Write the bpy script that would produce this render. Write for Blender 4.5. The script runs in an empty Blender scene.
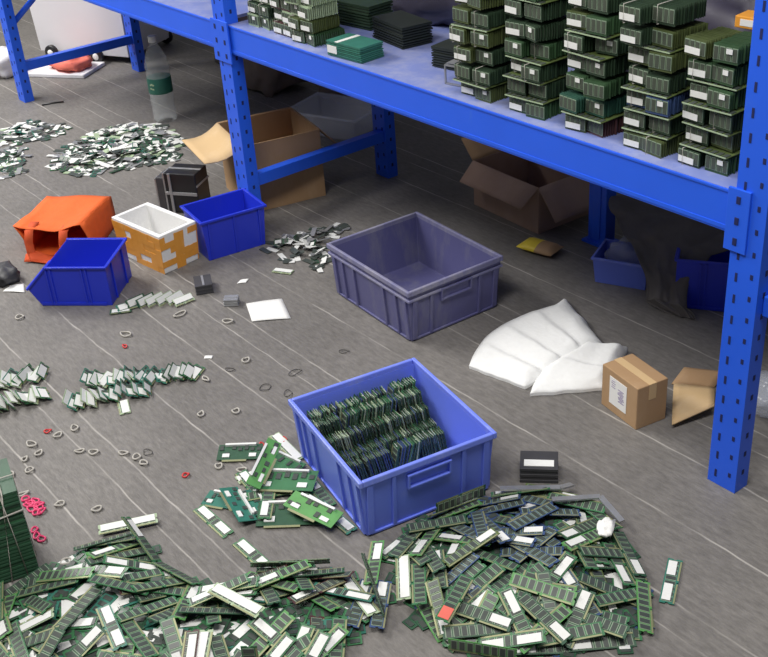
import bpy, bmesh, math, random
from mathutils import Vector, Matrix, Quaternion, noise

random.seed(11)
C = bpy.context.scene.collection
SC = bpy.context.scene
rad = math.radians

# ------------------------------------------------------------ camera
EYE = Vector((0, 0, 1.64))
FPX = 1122.34
def _n(v): return Vector(v).normalized()
_vx = Vector((-617 - 384, -251 - 328.5, FPX)); _vz = Vector((530 - 384, 2250 - 328.5, FPX))
AX = -_n(_vx); AZ = -_n(_vz); AY = AZ.cross(AX).normalized(); AX = AY.cross(AZ).normalized()
W2C = Matrix((AX, AY, AZ))                      # rows: world axes seen in camera (x right, y down, z forward)
cam = bpy.data.cameras.new('camera'); cam_o = bpy.data.objects.new('camera', cam); C.objects.link(cam_o)
cam.sensor_fit = 'HORIZONTAL'; cam.sensor_width = 36; cam.lens = 36 * FPX / 768
cam.clip_start = .02; cam.clip_end = 60
r_ = W2C @ Vector((1, 0, 0)); u_ = W2C @ Vector((0, -1, 0)); b_ = W2C @ Vector((0, 0, -1))
cam_o.matrix_world = Matrix(((r_.x, u_.x, b_.x, EYE.x), (r_.y, u_.y, b_.y, EYE.y), (r_.z, u_.z, b_.z, EYE.z), (0, 0, 0, 1)))
SC.camera = cam_o

# ------------------------------------------------------------ light
w = bpy.data.worlds.new('world'); SC.world = w; w.use_nodes = True
w.node_tree.nodes['Background'].inputs[0].default_value = (.95, .96, 1, 1)
w.node_tree.nodes['Background'].inputs[1].default_value = .13
def area(name, loc, size, energy, target, col=(1, .97, .93)):
    l = bpy.data.lights.new(name, 'AREA'); l.shape = 'RECTANGLE'; l.size, l.size_y = size; l.energy = energy; l.color = col
    o = bpy.data.objects.new(name, l); C.objects.link(o); o.location = loc
    d = Vector(target) - Vector(loc); o.rotation_euler = d.to_track_quat('-Z', 'Y').to_euler()
    return o
area('ceiling_tube_light', (-.9, .40, 3.3), (2.8, .5), 108, (-1.7, .8, 0))
area('ceiling_tube_light', (-7.2, .3, 3.2), (2.0, .8), 110, (-6.0, 2.0, 0))
area('ceiling_tube_light', (-5.2, .05, 3.3), (3.0, .8), 165, (-4.2, 1.2, 0))
SC.view_settings.view_transform = 'Standard'; SC.view_settings.look = 'None'
SC.view_settings.exposure = 0.0; SC.view_settings.gamma = 1; SC.view_settings.use_curve_mapping = False

# ------------------------------------------------------------ helpers
def at(px, py, z=0.0):
    """point of the place at height z that the calibrated camera sees at a pixel of the photograph"""
    d = W2C @ Vector((px - 384, py - 328.5, FPX))
    return EYE + d * ((z - EYE.z) / d.z)

class MB:
    def __init__(s): s.bm = bmesh.new()
    def face(s, pts, m=0, smooth=False):
        vs = [s.bm.verts.new(p) for p in pts]
        f = s.bm.faces.new(vs); f.material_index = m; f.smooth = smooth
        return f
    def hexa(s, p, m=0):
        """p: bottom 4 (ccw from above) then top 4"""
        v = [s.bm.verts.new(q) for q in p]
        for q in ((3, 2, 1, 0), (4, 5, 6, 7), (0, 1, 5, 4), (1, 2, 6, 5), (2, 3, 7, 6), (3, 0, 4, 7)):
            f = s.bm.faces.new([v[i] for i in q]); f.material_index = m
        return s
    def box(s, c, d, m=0, M=None):
        c = Vector(c); x, y, z = d[0] / 2, d[1] / 2, d[2] / 2
        P = [Vector(q) for q in ((-x, -y, -z), (x, -y, -z), (x, y, -z), (-x, y, -z), (-x, -y, z), (x, -y, z), (x, y, z), (-x, y, z))]
        if M is not None: P = [M @ q for q in P]
        return s.hexa([q + c for q in P], m)
    def prism(s, poly, z0, z1, m=0, f=None):
        """closed polygon (x,y) extruded z0..z1, f maps a point"""
        f = f or (lambda p: p)
        a = [s.bm.verts.new(f(Vector((x, y, z0)))) for x, y in poly]; b = [s.bm.verts.new(f(Vector((x, y, z1)))) for x, y in poly]
        n = len(poly)
        for q in ([a[i] for i in reversed(range(n))], b): s.bm.faces.new(q).material_index = m
        for i in range(n): s.bm.faces.new([a[i], a[(i + 1) % n], b[(i + 1) % n], b[i]]).material_index = m
        return s
    def lathe(s, prof, n=24, m=0, c=(0, 0, 0), M=None, smooth=True):
        c = Vector(c); rings = []
        for r, z in prof:
            ring = []
            for i in range(n):
                p = Vector((r * math.cos(2 * math.pi * i / n), r * math.sin(2 * math.pi * i / n), z))
                if M is not None: p = M @ p
                ring.append(s.bm.verts.new(p + c))
            rings.append(ring)
        for a, b in zip(rings, rings[1:]):
            for i in range(n):
                f = s.bm.faces.new([a[i], a[(i + 1) % n], b[(i + 1) % n], b[i]]); f.material_index = m; f.smooth = smooth
        for q in (list(reversed(rings[0])), rings[-1]):
            s.bm.faces.new(q).material_index = m
        return s
    def tube(s, pts, r, n=6, m=0, closed=False):
        pts = [Vector(p) for p in pts]; rings = []; N = len(pts)
        for i, p in enumerate(pts):
            if closed: t = pts[(i + 1) % N] - pts[i - 1]
            else: t = pts[min(i + 1, N - 1)] - pts[max(i - 1, 0)]
            t.normalize(); up = Vector((0, 0, 1)) if abs(t.z) < .9 else Vector((1, 0, 0))
            a = t.cross(up).normalized(); b = a.cross(t)
            rings.append([s.bm.verts.new(p + r * (a * math.cos(2 * math.pi * k / n) + b * math.sin(2 * math.pi * k / n))) for k in range(n)])
        prs = list(zip(rings, rings[1:])) + ([(rings[-1], rings[0])] if closed else [])
        for a, b in prs:
            for k in range(n):
                f = s.bm.faces.new([a[k], b[k], b[(k + 1) % n], a[(k + 1) % n]]); f.material_index = m; f.smooth = True
        if not closed:
            s.bm.faces.new(rings[0]).material_index = m; s.bm.faces.new(list(reversed(rings[-1]))).material_index = m
        return s
    def grid(s, fn, nu, nv, m=0, smooth=True):
        g = [[s.bm.verts.new(fn(i / nu, j / nv)) for j in range(nv + 1)] for i in range(nu + 1)]
        for i in range(nu):
            for j in range(nv):
                f = s.bm.faces.new([g[i][j], g[i + 1][j], g[i + 1][j + 1], g[i][j + 1]]); f.material_index = m; f.smooth = smooth
        return s
    def mesh(s, name, mats):
        bmesh.ops.recalc_face_normals(s.bm, faces=s.bm.faces)
        me = bpy.data.meshes.new(name); s.bm.to_mesh(me); s.bm.free()
        for q in (mats if isinstance(mats, (list, tuple)) else [mats]): me.materials.append(q)
        return me
    def build(s, name, mats, parent=None, loc=(0, 0, 0), rz=0, bevel=0):
        o = bpy.data.objects.new(name, s.mesh(name, mats)); C.objects.link(o)
        o.location = loc; o.rotation_euler = (0, 0, rz); o.parent = parent
        if bevel:
            b = o.modifiers.new('bevel', 'BEVEL'); b.width = bevel; b.segments = 2; b.limit_method = 'ANGLE'
        return o

def tag(o, label=None, cat=None, group=None, kind=None):
    if label: o['label'] = label
    if cat: o['category'] = cat
    if group: o['group'] = group
    if kind: o['kind'] = kind
    return o
def thing(name, label, cat, loc=(0, 0, 0), rz=0, group=None):
    o = bpy.data.objects.new(name, None); C.objects.link(o); o.empty_display_size = .05
    o.location = loc; o.rotation_euler = (0, 0, rz)
    return tag(o, label, cat, group)
def link_new(name, me, parent=None):
    o = bpy.data.objects.new(name, me); C.objects.link(o); o.parent = parent
    return o
KIDS = {}
def dup(root, label=None, group=None):
    r = root.copy(); C.objects.link(r)
    if label: r['label'] = label
    if group: r['group'] = group
    for ch in KIDS.setdefault(root.name, list(root.children)):
        c = ch.copy(); C.objects.link(c); c.parent = r
        for g in KIDS.setdefault(ch.name, list(ch.children)):
            d = g.copy(); C.objects.link(d); d.parent = c
    return r

# ------------------------------------------------------------ materials
def mat(name, col, rough=.5, metal=0, var=.12, scale=30, bump=0, spec=.5, trans=0, alpha=1, sss=0, coat=0):
    m = bpy.data.materials.new(name); m.use_nodes = True; nt = m.node_tree; N = nt.nodes; L = nt.links
    b = N['Principled BSDF']; b.inputs['Roughness'].default_value = rough; b.inputs['Metallic'].default_value = metal
    b.inputs['Specular IOR Level'].default_value = spec
    b.inputs['Transmission Weight'].default_value = trans; b.inputs['Alpha'].default_value = alpha
    tc = N.new('ShaderNodeTexCoord'); nz = N.new('ShaderNodeTexNoise'); nz.inputs['Scale'].default_value = scale; nz.inputs['Detail'].default_value = 5
    L.new(tc.outputs['Object'], nz.inputs['Vector'])
    mx = N.new('ShaderNodeMix'); mx.data_type = 'RGBA'
    mx.inputs[6].default_value = (*[max(0, c * (1 - var)) for c in col], 1); mx.inputs[7].default_value = (*[min(1, c * (1 + var)) for c in col], 1)
    L.new(nz.outputs['Fac'], mx.inputs[0]); L.new(mx.outputs[2], b.inputs['Base Color'])
    if bump:
        bp = N.new('ShaderNodeBump'); bp.inputs['Strength'].default_value = bump; bp.inputs['Distance'].default_value = .01
        L.new(nz.outputs['Fac'], bp.inputs['Height']); L.new(bp.outputs[0], b.inputs['Normal'])
    return m

def scuffed(name, col, dirt, rough=.4, amount=.62, scale=14):
    """coloured surface with worn or dusty marks"""
    m = mat(name, col, rough, var=.1, scale=6); nt = m.node_tree; N = nt.nodes; L = nt.links
    b = N['Principled BSDF']; src = b.inputs['Base Color'].links[0].from_socket
    tc = N.new('ShaderNodeTexCoord'); mp = N.new('ShaderNodeMapping'); mp.inputs['Scale'].default_value = (1, 1, .35); L.new(tc.outputs['Object'], mp.inputs[0])
    nz = N.new('ShaderNodeTexNoise'); nz.inputs['Scale'].default_value = scale; nz.inputs['Detail'].default_value = 8; nz.inputs['Roughness'].default_value = .7
    L.new(mp.outputs[0], nz.inputs['Vector'])
    rp = N.new('ShaderNodeMapRange'); rp.inputs[1].default_value = amount - .06; rp.inputs[2].default_value = amount + .14; rp.inputs[4].default_value = .55
    L.new(nz.outputs['Fac'], rp.inputs[0])
    mx = N.new('ShaderNodeMix'); mx.data_type = 'RGBA'; mx.inputs[7].default_value = (*dirt, 1)
    L.new(rp.outputs[0], mx.inputs[0]); L.new(src, mx.inputs[6]); L.new(mx.outputs[2], b.inputs['Base Color'])
    return m

def floor_mat():
    m = bpy.data.materials.new('grey_plank_floor'); m.use_nodes = True; nt = m.node_tree; N = nt.nodes; L = nt.links
    b = N['Principled BSDF']; b.inputs['Roughness'].default_value = .55; b.inputs['Specular IOR Level'].default_value = .35
    tc = N.new('ShaderNodeTexCoord'); sp = N.new('ShaderNodeSeparateXYZ')
    wob = N.new('ShaderNodeTexNoise'); wob.inputs['Scale'].default_value = 9; L.new(tc.outputs['Object'], wob.inputs['Vector'])
    wv = N.new('ShaderNodeVectorMath'); wv.operation = 'MULTIPLY_ADD'; wv.inputs[1].default_value = (.012,) * 3; L.new(wob.outputs['Color'], wv.inputs[0]); L.new(tc.outputs['Object'], wv.inputs[2])
    L.new(wv.outputs[0], sp.inputs[0])
    def math_(op, a, bb=None, c=None):
        n = N.new('ShaderNodeMath'); n.operation = op
        for i, q in enumerate((a, bb, c)):
            if q is None: continue
            if isinstance(q, (int, float)): n.inputs[i].default_value = q
            else: L.new(q, n.inputs[i])
        return n.outputs[0]
    def seam(offset, period, half):
        q = math_('SUBTRACT', sp.outputs[1], offset - period / 2)
        q = math_('MODULO', math_('ADD', q, 40 * period), period)
        q = math_('ABSOLUTE', math_('SUBTRACT', q, period / 2))
        n = N.new('ShaderNodeMapRange'); n.inputs[1].default_value = half * .4; n.inputs[2].default_value = half * 1.6; n.inputs[3].default_value = 1; n.inputs[4].default_value = 0
        L.new(q, n.inputs[0]); return n.outputs[0]
    s1 = seam(.816, .1985, .0021); s2 = seam(.75, .5955, .0017)
    pz = N.new('ShaderNodeTexNoise'); pz.inputs['Scale'].default_value = 6; pz.inputs['Detail'].default_value = 6; L.new(tc.outputs['Object'], pz.inputs['Vector'])
    pr = N.new('ShaderNodeMapRange'); pr.inputs[1].default_value = .35; pr.inputs[2].default_value = .62; pr.inputs[3].default_value = .12; L.new(pz.outputs['Fac'], pr.inputs[0])
    sm = math_('MULTIPLY', math_('MAXIMUM', s1, s2), pr.outputs[0])
    # colour of the planks: two scales of noise plus fine grit
    n1 = N.new('ShaderNodeTexNoise'); n1.inputs['Scale'].default_value = 2.2; n1.inputs['Detail'].default_value = 7; n1.inputs['Roughness'].default_value = .65; L.new(tc.outputs['Object'], n1.inputs['Vector'])
    mp = N.new('ShaderNodeMapping'); mp.inputs['Scale'].default_value = (18, 55, 1); L.new(tc.outputs['Object'], mp.inputs[0])
    n2 = N.new('ShaderNodeTexNoise'); n2.inputs['Scale'].default_value = 1.6; n2.inputs['Detail'].default_value = 6; n2.inputs['Roughness'].default_value = .7; L.new(mp.outputs[0], n2.inputs['Vector'])
    c1 = N.new('ShaderNodeValToRGB'); e = c1.color_ramp.elements
    e[0].position = .3; e[0].color = (.142, .134, .126, 1); e[1].position = .72; e[1].color = (.215, .203, .190, 1)
    L.new(n1.outputs['Fac'], c1.inputs[0])
    c2 = N.new('ShaderNodeMapRange'); c2.inputs[1].default_value = .3; c2.inputs[2].default_value = .75; c2.inputs[3].default_value = .72; c2.inputs[4].default_value = 1.28; L.new(n2.outputs['Fac'], c2.inputs[0])
    mu = N.new('ShaderNodeVectorMath'); mu.operation = 'SCALE'; L.new(c1.outputs[0], mu.inputs[0]); L.new(c2.outputs[0], mu.inputs['Scale'])
    mx = N.new('ShaderNodeMix'); mx.data_type = 'RGBA'; mx.inputs[7].default_value = (.42, .40, .37, 1)
    L.new(sm, mx.inputs[0]); L.new(mu.outputs[0], mx.inputs[6]); L.new(mx.outputs[2], b.inputs['Base Color'])
    bp = N.new('ShaderNodeBump'); bp.inputs['Strength'].default_value = .4; bp.inputs['Distance'].default_value = .005
    L.new(n2.outputs['Fac'], bp.inputs['Height']); L.new(bp.outputs[0], b.inputs['Normal'])
    return m

M = dict(
    rack=scuffed('blue_rack_paint', (.018, .115, .80), (.08, .20, .62), .38, .68),
    rack_hole=mat('rack_hole_dark', (.006, .012, .09), .8),
    deck=scuffed('bluish_deck_steel', (.20, .25, .55), (.38, .40, .55), .45, .5),
    crate=scuffed('blue_crate_plastic', (.145, .215, .80), (.30, .35, .70), .42, .66),
    crate_rim=scuffed('blue_crate_rim_plastic', (.18, .25, .84), (.36, .41, .76), .42, .56),
    grey=scuffed('faded_violet_crate_plastic', (.105, .105, .245), (.22, .22, .27), .5, .56),
    grey_rim=scuffed('worn_crate_rim_plastic', (.17, .17, .31), (.36, .35, .38), .55, .5),
    bin=scuffed('deep_blue_bin_plastic', (.016, .036, .56), (.05, .07, .48), .36, .66),
    white=mat('white_foam', (.80, .80, .79), .8, var=.05, scale=120, bump=.1),
    foamsheet=mat('white_foam_sheet', (.82, .83, .82), .75, var=.05, scale=60, bump=.15),
    tape=scuffed('orange_packing_tape', (.78, .34, .05), (.85, .60, .28), .3, .64, 20),
    orange=mat('orange_nonwoven_fabric', (.80, .135, .022), .8, var=.12, scale=40, bump=.2),
    orange_in=mat('orange_fabric_strap', (.62, .085, .02), .8, var=.15, scale=40),
    carton=scuffed('brown_cardboard', (.40, .25, .13), (.48, .33, .20), .85, .55, 8),
    carton_pale=scuffed('pale_cardboard', (.60, .42, .22), (.66, .50, .32), .85, .55, 8),
    carton_pink=scuffed('dusty_cardboard', (.36, .24, .18), (.42, .30, .24), .85, .5, 8),
    paper=mat('white_paper', (.80, .80, .78), .8, var=.05),
    print_=mat('purple_print', (.28, .24, .38), .8, var=.5, scale=300),
    g_pcb=mat('green_board', (.045, .165, .070), .45, var=.3),
    dg_pcb=mat('dark_green_board', (.030, .088, .048), .45, var=.3),
    lg_pcb=mat('bright_green_board', (.10, .30, .085), .45, var=.25),
    k_green=mat('stack_green_edges', (.034, .082, .034), .55, var=.4), k_dark=mat('stack_dark_green_edges', (.022, .046, .024), .55, var=.4), k_olive=mat('stack_olive_edges', (.070, .094, .030), .55, var=.4), k_teal=mat('stack_teal_edges', (.026, .090, .062), .55, var=.4), k_black=mat('stack_blackish_edges', (.014, .020, .016), .55, var=.4),
    navy_pcb=mat('navy_board', (.045, .080, .19), .45, var=.3),
    teal_pcb=mat('teal_board', (.035, .17, .125), .45, var=.25),
    olive_pcb=mat('olive_board', (.10, .14, .042), .5, var=.25),
    brown_pcb=mat('brown_board', (.075, .032, .032), .5, var=.25),
    pale_pcb=mat('pale_green_board', (.36, .46, .30), .55, var=.2),
    chip=mat('chip_black', (.058, .070, .062), .4, var=.3),
    chip_g=mat('chip_grey_green', (.060, .074, .054), .5, var=.4),
    leg=mat('chip_legs_grey', (.24, .32, .23), .5, metal=.1, var=.2),
    gold=mat('gold_contacts', (.30, .31, .17), .5, metal=.3, var=.2),
    lab=mat('white_sticker', (.74, .75, .73), .6, var=.08, scale=200),
    red=mat('red_sticker', (.75, .16, .12), .6),
    tin=mat('tinplate_grey', (.42, .43, .44), .38, metal=.6, var=.2),
    black=mat('black_plastic', (.016, .016, .018), .35, var=.3),
    darkgrey=mat('dark_grey_plastic', (.05, .05, .055), .5, var=.3),
    cloth=mat('dark_grey_cloth', (.125, .115, .112), .95, var=.35, scale=18, bump=.5),
    sack=mat('dusty_sack', (.20, .165, .15), .95, var=.35, scale=14, bump=.4),
    bagdark=mat('dark_purple_sheet', (.060, .055, .085), .45, var=.35, scale=8, bump=.25),
    band=mat('pale_rubber', (.43, .41, .37), .6, var=.15),
    dband=mat('grey_rubber', (.10, .095, .09), .6, var=.15),
    pink=mat('pink_rubber', (.70, .05, .16), .5, var=.15),
    redr=mat('red_rubber', (.60, .045, .045), .5, var=.15),
    yellow=mat('yellow_wrapper', (.80, .62, .05), .4, var=.15),
    drum=mat('white_bin_plastic', (.74, .74, .76), .5, var=.04, scale=5),
    salmon=mat('salmon_cloth', (.85, .20, .14), .8, var=.15),
    wall=mat('dark_wall', (.05, .05, .06), .9, var=.2, scale=3),
    label_green=mat('green_label', (.02, .13, .095), .5, var=.2),
    pet=mat('clear_plastic', (.95, .97, .97), .08, var=.02, trans=1),
    film=mat('clear_film', (.75, .80, .92), .18, var=.05, alpha=.28),
    petfilm=mat('clear_bottle_plastic', (.72, .76, .78), .12, var=.05, alpha=.27),
)

# ------------------------------------------------------------ setting
MB().box((-2.5, 2.2, -.05), (13, 7, .1)).build('floor', floor_mat())['kind'] = 'structure'
MB().box((-2.5, 5.6, 1.4), (13, .1, 2.8)).build('wall_back', M['wall'])['kind'] = 'structure'

# ------------------------------------------------------------ rack: one bolted frame of two bays
YF, YB = 1.771, 2.42
rack = thing('storage_rack', 'blue steel storage rack with perforated posts carrying the memory stacks', 'rack', (-3.165, YF, 0))
def rp(x, y, z): return Vector((x + 3.165, y - YF, z))
PW, PD = .074, .046
def post(x, y0, h=1.95, depth=PD):
    m = MB()
    m.box(rp(x, y0 + depth / 2, h / 2), (PW, depth, h))
    for k in range(int(h / .05)):                                  # slots and round holes on front and side faces
        z = .03 + k * .05
        m.box(rp(x - .017, y0 - .0003, z), (.006, .0012, .020), 1); m.box(rp(x + .019, y0 - .0003, z + .012), (.007, .0012, .012), 1)
        m.box(rp(x + PW / 2 + .0003, y0 + depth * .5, z + .02), (.0012, .008, .013), 1)
    o = m.build('post', [M['rack'], M['rack_hole']], rack, bevel=.002)
    return o
XS = (-5.165, -3.168, -1.170)
for x in XS: post(x, YF); post(x, YB - PD)
for a, b in zip(XS, XS[1:]):
    for lvl in (.665, 1.45):
        for y in (YF + .004, YB - .044):
            m = MB(); L = b - a - PW
            m.box(rp((a + b) / 2, y + .02, lvl), (L, .038, .092)); m.box(rp((a + b) / 2, y - .0003, lvl + .0425), (L, .002, .006)); m.box(rp((a + b) / 2, y - .0003, lvl - .036), (L, .0016, .010))
            m.build('beam', M['rack'], rack, bevel=.002)
for x in XS:
    for s in (-1, 1):
        if (x == XS[0] and s < 0) or (x == XS[2] and s > 0): continue
        m = MB(); px = x + s * (PW / 2 - .012)
        m.box(rp(px, YF - .003, .655), (.052, .006, .135)); 
        for dz in (-.045, .0, .045): m.box(rp(px, YF - .0065, .655 + dz), (.010, .002, .016), 1)
        m.build('beam_connector', [M['rack'], M['rack_hole']], rack, bevel=.0015)
for x, zz in ((XS[0], .163), (XS[1], .165), (XS[2], .475), (XS[0], 1.2), (XS[1], 1.2), (XS[2], 1.2)):
    if x == XS[2] and zz < 1: MB().box(rp(x + PW / 2 + .016, (YF + YB) / 2 + .012, zz), (.030, YB - YF - .02, .046)).build('side_bar', M['rack'], rack, bevel=.002); continue
    MB().box(rp(x + .01, (YF + YB) / 2, zz), (.036, YB - YF - 2 * PD, .042)).build('side_bar', M['rack'], rack, bevel=.002)
m = MB(); a = rp(XS[0] + .012, YF + PD, .37); b = rp(XS[0] + .012, YB - PD, .78); m.tube([a, b], .014, 8); m.build('brace', M['rack'], rack)
for a, b in zip(XS, XS[1:]):
    for zz in (.704, 1.489):
        m = MB(); m.box(rp((a + b) / 2, (YF + YB) / 2, zz + .003), (b - a - PW - .004, YB - YF - .012, .010)); m.build('shelf_deck', M['deck'], rack)
DECK = .712
p = thing('rack_post', 'dark blue steel post standing behind the rack beside the open carton', 'post', (-2.205, 2.50, 0))
MB().box((0, .02, .8), (PW, PD, 1.6)).box((0, -.004, .8), (.03, .004, 1.56)).build('upright', M['rack'], p, bevel=.002)
MB().box((0, .02, .004), (.10, .075, .008)).build('foot_plate', M['rack'], p)

# ------------------------------------------------------------ crates
def tub(m, L, W, H, tx, ty, t, zf=.006, mi=0):
    """open box, base smaller by tx, ty a side; walls thickness t"""
    def ring(l, w_, z): return [Vector((-l, -w_, z)), Vector((l, -w_, z)), Vector((l, w_, z)), Vector((-l, w_, z))]
    k = zf / H
    o0 = ring(L / 2 - tx, W / 2 - ty, 0); o1 = ring(L / 2, W / 2, H)
    i0 = ring(L / 2 - tx * (1 - k) - t, W / 2 - ty * (1 - k) - t, zf); i1 = ring(L / 2 - t, W / 2 - t, H)
    vs = [[m.bm.verts.new(p) for p in r] for r in (o0, o1, i1, i0)]
    for a, b in zip(vs, vs[1:]):
        for i in range(4): m.bm.faces.new([a[i], a[(i + 1) % 4], b[(i + 1) % 4], b[i]]).material_index = mi
    m.bm.faces.new(list(reversed(vs[0]))).material_index = mi; m.bm.faces.new(vs[3]).material_index = mi
def ringbar(m, L, W, z0, z1, t, out, mi=0):
    """rectangular lip around an L x W opening"""
    l, w_ = L / 2 + out, W / 2 + out; d = t + out; zc, h = (z0 + z1) / 2, z1 - z0
    for s in (-1, 1):
        m.box((0, s * (w_ - d / 2), zc), (2 * l, d, h), mi); m.box((s * (l - d / 2), 0, zc), (d, 2 * (w_ - d), h), mi)
def crate(label, loc, rz, L, W, H, bm_, rm, two_lips):
    t = thing('plastic_crate', label, 'crate', loc, rz)
    tx, ty, th = .014, .010, .004; zl = H - .012
    m = MB(); tub(m, L, W, zl, tx, ty, th); m.build('body', bm_, t, bevel=.003)
    m = MB(); ringbar(m, L, W, zl - .004, H, th, .006)
    m.build('rim', rm, t, bevel=.0025)
    if two_lips:
        m = MB(); ringbar(m, L - .003, W - .003, H - .036, H - .028, .002, .006); m.build('lower_lip', rm, t, bevel=.002)
    def wallpt(axis, s, u, z, out):                                # a point on the tapered outside
        f = 1 - z / H
        if axis == 'y': return Vector((u, s * (W / 2 - ty * f + out), z))
        return Vector((s * (L / 2 - tx * f + out), u, z))
    m = MB()
    def rib(axis, s, u, wd, z0, z1, out):
        P = []
        for z in (z0, z1):
            q = [wallpt(axis, s, u - wd / 2, z, -.001), wallpt(axis, s, u + wd / 2, z, -.001), wallpt(axis, s, u + wd / 2, z, out), wallpt(axis, s, u - wd / 2, z, out)]
            P += q
        m.hexa(P)
    top = H - (.036 if two_lips else .016)
    for s in (-1, 1):
        for u in (-.5, -.375, -.21, .21, .375, .5): rib('y', s, u * (L - .045), .010 if abs(u) < .5 else .016, .006, top, .006)
        for u in (-.5, -.30, .30, .5): rib('x', s, u * (W - .04), .010 if abs(u) < .5 else .016, .006, top, .006)
        rib('y', s, 0, L - .05, .003, .010, .005); rib('x', s, 0, W - .04, .003, .010, .005)
    m.build('rib', bm_, t, bevel=.0015)
    for s in (-1, 1):
        m = MB(); gw = .105
        zt, zb = H - .034, H - .062
        for (u, wd, z0, z1) in ((0, gw, zb - .006, zb), (0, gw, zt, zt + .006), (-gw / 2, .006, zb - .006, zt + .006), (gw / 2, .006, zb - .006, zt + .006)):
            P = []
            for z in (z0, z1): P += [wallpt('x', s, u - wd / 2, z, -.001), wallpt('x', s, u + wd / 2, z, -.001), wallpt('x', s, u + wd / 2, z, .009), wallpt('x', s, u - wd / 2, z, .009)]
            m.hexa(P)
        m.build('handle', bm_, t, bevel=.0015)
    return t
CB = (-1.7223, 1.2606); CBR = -.1904
crate('blue plastic crate holding upright rows of dark memory modules', (*CB, 0), CBR, .3703, .3335, .165, M['crate'], M['crate_rim'], False)
crate('empty faded violet-grey plastic crate standing before the rack', (-2.336, 1.843, 0), -.063, .410, .329, .170, M['grey'], M['grey_rim'], True)

def hopper(label, loc, rz, L, W, H, group=None, flange=True):
    """stacking bin; opens towards -x, base centre of the closed back at origin side +x"""
    t = thing('stacking_bin', label, 'bin', loc, rz, group)
    th = .0035; lip = H * .42; xt = -L * .72
    prof = [(0, 0), (0, H), (xt, H), (-L, lip), (-L + .035, 0)]
    m = MB()
    for s in (-1, 1):
        y0 = s * W / 2; y1 = y0 - s * th
        f = lambda p: Vector((p.x, p.z, p.y))
        m.prism(prof, min(y0, y1), max(y0, y1), 0, f)
    m.box((-L / 2 + .017, 0, th / 2), (L - .035, W - 2 * th, th)); m.box((-th / 2, 0, H / 2 + .001), (th, W - 2 * th, H - .004))
    m.hexa([Vector(q) for q in ((-L + .035, -W / 2 + th, 0), (-L + .039, -W / 2 + th, 0), (-L + .039, W / 2 - th, 0), (-L + .035, W / 2 - th, 0),
                               (-L, -W / 2 + th, lip), (-L + .004, -W / 2 + th, lip), (-L + .004, W / 2 - th, lip), (-L, W / 2 - th, lip))])
    m.build('body', M['bin'], t, bevel=.001)
    m = MB()
    for s in (-1, 1):
        m.box((xt / 2, s * (W / 2 + .003), H - .002), (-xt + .012, .010, .006))
        a = Vector((xt, s * (W / 2 + .003), H - .002)); b = Vector((-L, s * (W / 2 + .003), lip))
        d = (b - a); ang = math.atan2(d.z, d.x)
        m.box((a + b) / 2, (d.length, .010, .006), 0, Matrix.Rotation(-ang, 3, 'Y'))
    m.box((.003, 0, H - .002), (.010, W, .006)); m.box((-L - .002, 0, lip), (.010, W, .006))
    m.build('rim', M['bin'], t, bevel=.0015)
    m = MB()
    for s in (-1, 1):
        for x in (-.07 * L / .29, -.085 * L / .29, -.195 * L / .29, -.21 * L / .29): m.box((x, s * (W / 2 + .0025), H * .48), (.005, .005, H * .92))
        m.box((-L * .46, s * (W / 2 + .002), .006), (L * .80, .004, .010))
    for y in (-.25, .25): m.box((.0025, y * W, H * .48), (.005, .006, H * .92))
    m.build('rib', M['bin'], t, bevel=.001)
    return t
# ------------------------------------------------------------ three stacking bins
a0 = math.atan2(.176, .178)
hopper('blue stacking bin with sloped opening, in front of the orange bag', (-3.05, 1.222, 0), a0, .265, .195, .135)
pb = thing('plastic_bin', 'blue plastic bin beside the orange-taped foam box, below the rack post', 'bin', (-3.088, 1.642, 0), rad(82))
m = MB(); tub(m, .225, .168, .142, .010, .008, .0035); m.build('body', M['bin'], pb, bevel=.001)
m = MB(); ringbar(m, .225, .168, .138, .146, .0035, .007); m.build('rim', M['bin'], pb, bevel=.0015)
for s in (-1, 1):
    for x in (-.09, .0, .09):
        MB().hexa([Vector(q) for q in [(x - .003, s * .0745, .004), (x + .003, s * .0745, .004), (x + .003, s * .0795, .004), (x - .003, s * .0795, .004), (x - .003, s * .083, .136), (x + .003, s * .083, .136), (x + .003, s * .088, .136), (x - .003, s * .088, .136)]]).build('rib', M['bin'], pb)
hopper('blue stacking bin under the rack, half covered by dark grey cloth', (-1.835, 2.447, 0), rad(213), .28, .24, .155)
# ------------------------------------------------------------ foam box wound with orange tape
fb = thing('foam_box', 'white foam box wound with orange tape between the blue bins', 'box', (-3.178, 1.427, 0), rad(8))
FL, FW, FH = .265, .150, .140
m = MB(); tub(m, FL, FW, FH, .012, .006, .016, .018); m.build('foam_body', M['white'], fb, bevel=.003)
m = MB()
def fpt(axis, s, u, k, out=.0012):
    z = k * FH; f = 1 - k
    return Vector((u * (FL - .024 * f), s * (FW / 2 - .006 * f + out), z)) if axis == 'y' else Vector((s * (FL / 2 - .012 * f + out), u * (FW - .012 * f), z))
fm = {('y', -1): ["XXXXXXXX", "XX.XXXXX", "XXXXXXXX", "XXXXXXXX", "XXXX..XX", "X..XXXXX"], ('x', 1): ["X..XX.XX", "XXXXX...", "..XXX...", "...XXXXX", "XXXXXXXX", "...XX..."],
      ('y', 1): ["XXXXXXXX"] * 6, ('x', -1): ["XXXXXXXX"] * 4 + ["..XXXX..", "XXXXXXXX"]}
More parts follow.
